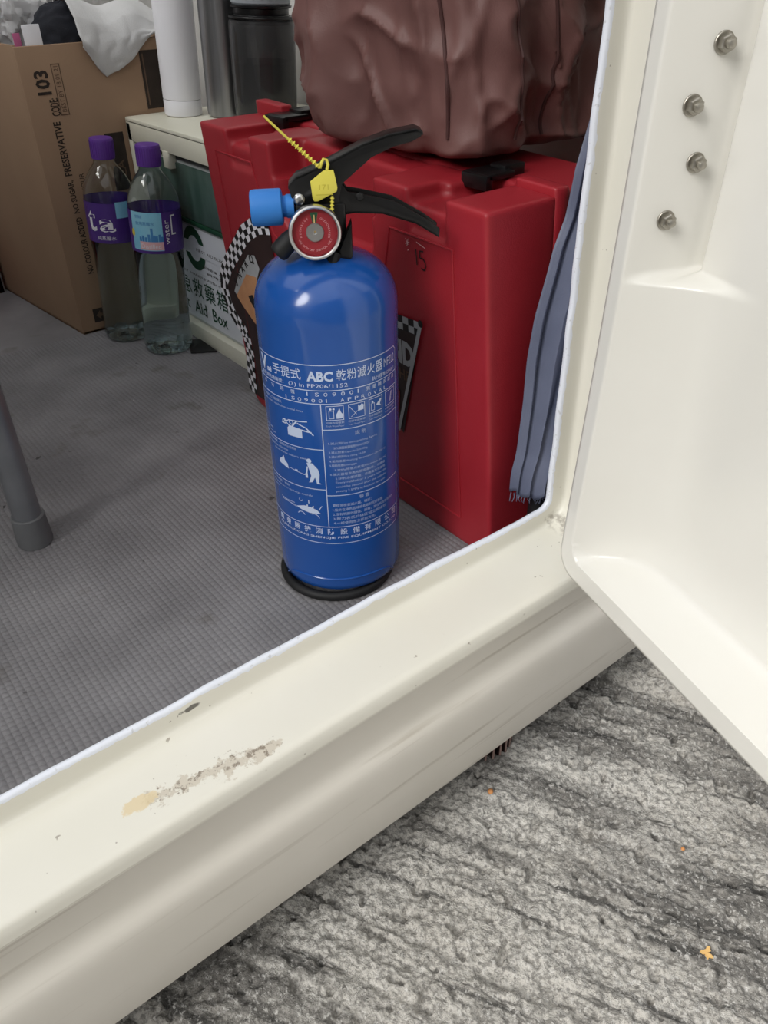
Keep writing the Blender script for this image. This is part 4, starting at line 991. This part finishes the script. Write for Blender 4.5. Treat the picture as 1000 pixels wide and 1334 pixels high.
# ------------------------------------------------------------------ water bottles
def build_bottle(base, lean_dir, label, kind, face_deg):
    t = leaning('water_bottle', base, lean_dir, label, 'bottle', 'water bottles with purple caps')
    r = .0345
    prof = [(.020, .004), (.028, .0005), (.033, .003), (.0350, .010), (.0350, .022), (.0338, .030), (.0338, .060), (.0328, .090), (.0328, .125), (.0342, .143), (.0348, .149), (.0348, .203), (.0346, .209), (.0334, .216), (.0305, .225), (.0262, .234), (.0210, .242), (.0165, .2475), (.0142, .2515), (.0135, .258)]
    G().lathe([(0, .006)] + prof, 56, cap=False).build('bottle_shell', 'pet', t, angle=180)
    lv = .205 if kind == 'a' else .205
    inner = [(max(0, a - .0016), b + (.001 if b < .01 else 0)) for a, b in prof if b < .14]
    wl_ = .145
    G().lathe([(0, .0075)] + inner[:-1] + [(.0318, wl_), (0, wl_)], 48, cap=False).build('water', 'water', t, angle=180)
    g = G()
    for k in range(5):      # petal feet
        a = 2 * math.pi * k / 5 + .3; g.lathe([(.0, .0012), (.006, .0016), (.0085, .006), (.006, .013), (0, .016)], 14, axis=((.022 * math.cos(a), .022 * math.sin(a), 0), (0, 0, 1)))
    g.build('petal_feet', 'pet', t)
    G().lathe([(.0152, .256), (.0156, .2565), (.0156, .2805), (.0148, .2820), (.0, .2822)], 40).build('bottle_cap', 'cap', t)
    g = G()
    for k in range(30):
        a = 2 * math.pi * k / 30; g.box(.0154, .0160, -.0006, .0006, .259, .279); n = 8
        g.v[-n:] = [(x * math.cos(a) - y * math.sin(a), x * math.sin(a) + y * math.cos(a), z) for x, y, z in g.v[-n:]]
    g.build('cap_knurl', 'cap', t, smooth=False)
    def wrap(off): 
        f0 = math.radians(face_deg)
        return lambda s_, z: ((r + .0006 + off) * math.cos(f0 + s_ / r), (r + .0006 + off) * math.sin(f0 + s_ / r), z)
    half = math.pi * r
    q = P2()
    q.rect(-half, half, .150, .204, 48); lab = q.build('wrap_label', 'purple', wrap(0), t)
    for p_ in lab.data.polygons: p_.use_smooth = True
    if kind == 'a':
        p = P2(); p.text('t', -.0270, -.0130, .1660, .1940, .015); p.text('a', -.0085, .0130, .1660, .1835, .02); p.text('純蒸餾水', -.014, .012, .1545, .1600); p.build('label_lettering', 'whiteink', wrap(.0003), t)
        P2().rect(.016, .034, .184, .2055, 8).build('blue_patch', 'labelblue', wrap(.0002), t)
    else:
        P2().rect(-.030, .014, .1540, .2040, 16).build('blue_panel', 'labelblue', wrap(.0002), t)
        p = P2(); 
        for a, h in ((-.018, .004), (-.014, .006), (-.010, .004), (-.006, .008), (-.002, .016), (.0008, .007), (.004, .006), (.008, .008), (.011, .005)): p.rect(a, a + .0032, .1660, .1680 + h)
        p.text('香港製造', -.022, -.012, .1960, .2000); p.text('飲用蒸餾水', -.022, .004, .1870, .1920)
        p.build('skyline', 'labelnavy', wrap(.0004), t)
        P2().rect(-.018, .014, .1550, .1660, 10).build('pink_band', 'labelpink', wrap(.0003), t)
        P2().disc(-.0285, .1760, .0032, 14, 1.6).build('yellow_mark', 'labelyellow', wrap(.0004), t)
        p = P2(); p.rect(.026, .028, .1740, .2000); p.rect(.028, .033, .1740, .1760); p.rect(.028, .033, .1980, .2000); p.text('water', .017, .023, .1620, .1940, rot=90); p.text('Distilled', -.016, .010, .1570, .1630); p.build('label_lettering', 'whiteink', wrap(.0005), t)
    return t
# facing angle: towards the doorway
build_bottle((.4135, 1.172, 0), (.050, -.036, 1), 'clear water bottle with purple cap and big white letters, standing against the cardboard carton', 'a', -128)
build_bottle((.4395, 1.086, 0), (.055, -.040, 1), 'clear water bottle with purple cap and pale blue skyline label beside the first aid box', 'b', -124)
g = G(); g.prism([(.452, 1.040), (.484, 1.020), (.486, 1.075), (.470, 1.085)], .0012, .004, to=lambda a, b, c: (a, b, c))
tag(g.build('rubber_pad', 'blackmatte', bevel=.0006), 'small flat black rubber pad on the floor against the cabinet foot', 'pad')

# ------------------------------------------------------------------ carton and what it holds
def build_carton():
    t = empty('cardboard_carton', (.3586, 1.2165, 0), 0, 'tall brown cardboard carton printed with code 103 beside the water bottles', 'carton')
    W_, D_, H_ = .245, .30, .389; th = .005
    sk = lambda x, y, z: (x - .09 * max(0, y) * 1.0, y, z)
    def panel(name, x0, x1, y0, y1, z0, z1):
        g = G(); nx, ny, nz = 10, 10, 10
        g.box(x0, x1, y0, y1, z0, z1); g.xf(sk); return g.build(name, 'card', t, bevel=.0012)
    panel('front_panel', 0, W_, 0, th, 0, H_); panel('side_panel', 0, th, th, D_, 0, H_ + .002); panel('side_panel', W_ - th, W_, th, D_, 0, H_); panel('back_panel', 0, W_, D_, D_ + th, 0, H_); panel('bottom_panel', 0, W_, 0, D_, 0, th)
    ft = lambda off: (lambda x, z: (x - .3586, -off, z))
    def ink(name, m, off, *items):
        p = P2()
        for it in items: it(p)
        p.build(name, m, ft(off), t)
    T = lambda body, x0, x1, z0, z1, b=.02: (lambda p: p.text(body, x0, x1, z0, z1, b, rot=90))
    ink('code_number', 'cardink', .0004, T('103', .3752, .3945, .3318, .3605, .03)); ink('code_word', 'cardink', .0004, T('CODE:', .3880, .4000, .3055, .3270))
    ink('ingredient_line', 'cardink', .0004, T('PRESERVATIVE', .3862, .3965, .2290, .2985)); ink('ingredient_line', 'cardink', .0004, T('NO SUGAR,', .3868, .3965, .1780, .2225)); ink('ingredient_line', 'cardink', .0004, T('NO COLOUR ADDED', .3870, .3960, .0900, .1720)); ink('flavour_word', 'cardink', .0004, T('FLAVOUR', .4055, .4125, .19, .23, 0))
    ink('black_panel', 'cardink', .0004, lambda p: p.rect(.4535, .4815, .198, .276)); ink('black_panel', 'cardink', .0004, lambda p: p.rect(.380, .4005, .0148, .0362)); ink('black_panel', 'cardink', .0004, lambda p: p.rect(.5258, .5560, .3005, .3737))
    ink('date_frame', 'cardinkpale', .0006, lambda p: p.frame(.4000, .4118, .3055, .3670, .0010, 1)); ink('date_line', 'cardinkpale', .0006, T('BEST BY 18 09 21', .4030, .4090, .3095, .3640, 0))
    ink('panel_rule', 'cardinkpale', .0008, lambda p: p.rect(.529, .531, .305, .370)); ink('tea_word', 'cardinkpale', .0008, T('TEA', .4650, .4760, .2050, .2400, .01))
    ink('arrow_mark', 'cardinkpale', .0008, lambda p: p.poly([(.384, .0255), (.391, .0325), (.391, .028), (.398, .028), (.398, .023), (.391, .023), (.391, .0185)]))
build_carton()

def draped(name, fn, nu, nv, m, label, cat, thick=.0015):
    P = np.array([[fn(i / (nu - 1), j / (nv - 1)) for j in range(nv)] for i in range(nu)], float)
    o = grid_mesh(name, P, m, angle=180); md = o.modifiers.new('cloth', 'SOLIDIFY'); md.thickness = thick; md.offset = 0
    return tag(o, label, cat)

def cloth_fn(u, v):
    """u along the carton rim, v from inside over the rim and down the front"""
    x = .444 + .125 * u
    drop = np.interp(u, [0, .12, .22, .36, .55, .75, 1.0], [.006, .030, .044, .038, .024, .004, -.010])
    k = v / .55
    if v < .55:
        y = 1.300 - .088 * k; z = .396 + .042 * math.sin(math.pi * min(1, k * .8 + .1)) * (1 - .3 * u) + .006 * math.sin(9 * u + 4 * v)
    else:
        q = (v - .55) / .45; y = 1.2118 - .004 * math.sin(math.pi * q) - .003 * math.sin(11 * u + 2); z = .398 - (drop + .008) * q
    x += .010 * (v - .5) * (.5 - u); z += .003 * mnoise.noise(Vector((u * 5, v * 5, 2))); y -= .004 * abs(mnoise.noise(Vector((u * 6, v * 4, 9))))
    return (x, y, z)
draped('white_cloth', cloth_fn, 60, 50, 'cloth', 'white cloth with a rolled hem hanging over the carton rim', 'cloth', .002)
def mound(name, c, r, m, seed, label, cat, f1=.22, f2=.12):
    nth, nv = 90, 50; P = np.zeros((nth, nv, 3))
    for i in range(nth):
        for j in range(nv):
            th = 2 * math.pi * i / nth; v = math.pi * (j + .5) / nv
            d = Vector((math.cos(th) * math.sin(v), math.sin(th) * math.sin(v), math.cos(v))); o_ = Vector((seed, seed * .7, 1))
            k = 1 + f1 * mnoise.noise(d * 1.8 + o_) + f2 * (1 - 2 * abs(mnoise.noise(d * 3.2 + o_))) 
            P[i, j] = (c[0] + r[0] * d.x * k, c[1] + r[1] * d.y * k, c[2] + r[2] * d.z * k)
    return tag(grid_mesh(name, P, m, closed_u=True, angle=180), label, cat)
mound('dark_cloth', (.440, 1.2470, .385), (.046, .0175, .045), 'navy', 3, 'dark navy cloth bunched in the carton beside the white cloth', 'cloth', .15, .08)
def film():
    nth, nv = 90, 50; P = np.zeros((nth, nv, 3))
    for i in range(nth):
        for j in range(nv):
            th = 2 * math.pi * i / nth; v = math.pi * (j + .5) / nv
            d = Vector((math.cos(th) * math.sin(v), math.sin(th) * math.sin(v), math.cos(v)))
            r = 1 + .35 * mnoise.noise(d * 2.2) + .25 * mnoise.noise(d * 5) + .10 * abs(mnoise.noise(d * 11))
            P[i, j] = (.396 + .044 * d.x * r, 1.312 + .034 * d.y * r, .420 + .056 * d.z * r)
    P[:, :, 0] = np.maximum(P[:, :, 0], .362)
    tag(grid_mesh('plastic_bag', P, 'plasticbag', closed_u=True, angle=30), 'crumpled milky plastic bag filling the left end of the carton', 'plastic bag')
film()
g = G(); g.box(.377, .400, 1.2240, 1.2262, .30, .412); tag(g.build('film_sleeve', 'white', bevel=.0008), 'upright white plastic sleeve behind the carton rim', 'sleeve')
g = G(); g.box(.3655, .3745, 1.2300, 1.2322, .31, .403); tag(g.build('pink_card', 'pink', bevel=.0005), 'small pink card tucked into the carton by its corner', 'card')
# white stuff bulging higher up behind the cloths
mound('pale_towel', (.480, 1.405, .420), (.082, .050, .075), 'cloth', 8, 'pale towel heaped at the top of the carton behind the dark cloth', 'towel')

# ------------------------------------------------------------------ stool, red crate
def build_stool():
    t = empty('metal_stool', (.1175, .725, 0), 0, 'grey tubular metal stool leg with rubber foot at the left edge', 'stool')
    for x, y in ((0, 0), (-.31, 0), (-.31, .31), (0, .31)):
        l_ = G().tube([(x, y, .020), (x, y, .30), (x - .01 * (1 if x == 0 else -1), y, .43)], .0135, 20).build('leg', 'tube', t)
        G().lathe([(.0150, .0), (.0166, .001), (.0172, .004), (.0160, .033), (.0150, .034), (.0138, .034)], 28).xf(lambda a, b, c, x=x, y=y: (a + x, b + y, c)).build('rubber_foot', 'rubbergrey', l_)
    g = G(); g.box(-.34, .03, -.03, .34, .43, .452); g.build('seat', 'rubbergrey', t, bevel=.008, seg=3)
build_stool()
def build_crate():
    t = empty('red_crate', (.18, 1.60, 0), 0, 'dark red plastic crate on the floor behind the carton at the left edge', 'crate')
    g = G(); g.box(-.14, .145, -.10, .10, 0, .006); g.box(-.14, -.134, -.10, .10, 0, .12); g.box(.139, .145, -.10, .10, 0, .12); g.box(-.14, .145, -.10, -.094, 0, .12); g.box(-.14, .145, .094, .10, 0, .12)
    g.build('crate_tub', 'red', t)
    g = G(); g.box(-.148, .153, -.108, -.094, .108, .12); g.box(-.148, .153, .094, .108, .108, .12); g.box(-.148, -.134, -.1, .1, .108, .12); g.box(.139, .153, -.1, .1, .108, .12); g.build('crate_rim', 'red', t, bevel=.002)
build_crate()

# ------------------------------------------------------------------ bits on the ground
def build_ribbed():
    t = empty('ribbed_foot', (.3905, .3570, ZG), 0, 'dark brown ribbed plastic foot under the vehicle skirt', 'foot')
    G().lathe([(.026, -.004), (.026, .075), (.020, .078)], 32).build('core', 'rib', t)
    for k in range(26):
        a = 2 * math.pi * k / 26
        rot = lambda x, y, z, a=a: (x * math.cos(a) - y * math.sin(a), x * math.sin(a) + y * math.cos(a), z)
        r_ = G().box(.025, .0310, -.0011, .0011, -.004, .072).xf(rot).build('rib', 'rib', t, smooth=False)
        G().box(.0309, .0318, -.0009, .0009, -.003, .0715).xf(rot).build('rib_edge', 'ribedge', r_, smooth=False)
build_ribbed()
def pebble(loc, r, label, seed):
    bm = bmesh.new(); bmesh.ops.create_icosphere(bm, subdivisions=2, radius=r)
    for v in bm.verts: v.co *= 1 + .25 * mnoise.noise(v.co / r * 1.3 + Vector((seed, 0, 0))); v.co.z *= .7
    me = bpy.data.meshes.new('orange_crumb'); bm.to_mesh(me); bm.free()
    o = link('orange_crumb', me, 'speck', angle=180); o.location = loc; tag(o, label, 'crumb')
pebble((.3500, .3015, ZG + .0012), .0027, 'orange crumb on the concrete just below the skirt', 1)
pebble((.4375, .1570, ZG + .0008), .0018, 'tiny orange crumb on the concrete beneath the open door', 5)
def petal():
    pts = []
    for k in range(40):
        a = 2 * math.pi * k / 40; r = .0046 * (.72 + .22 * math.cos(3 * a + .5) + .14 * math.cos(5 * a + 2)) + .0026 * mnoise.noise(Vector((math.cos(a) * 2, math.sin(a) * 2, 0)))
        pts.append((r * 1.25 * math.cos(a), r * math.sin(a)))
    g = G(); g.prism(pts, .0002, .0012, to=lambda a, b, c: (a, b, c + 8 * (a * a + b * b)))
    o = g.build('fallen_petal', 'petal', smooth=False); o.location = (.3765, .0942, ZG + .0014); o.rotation_euler = (.1, -.05, .4)
    tag(o, 'curled ochre petal lying on the concrete near the bottom right', 'petal')
petal()
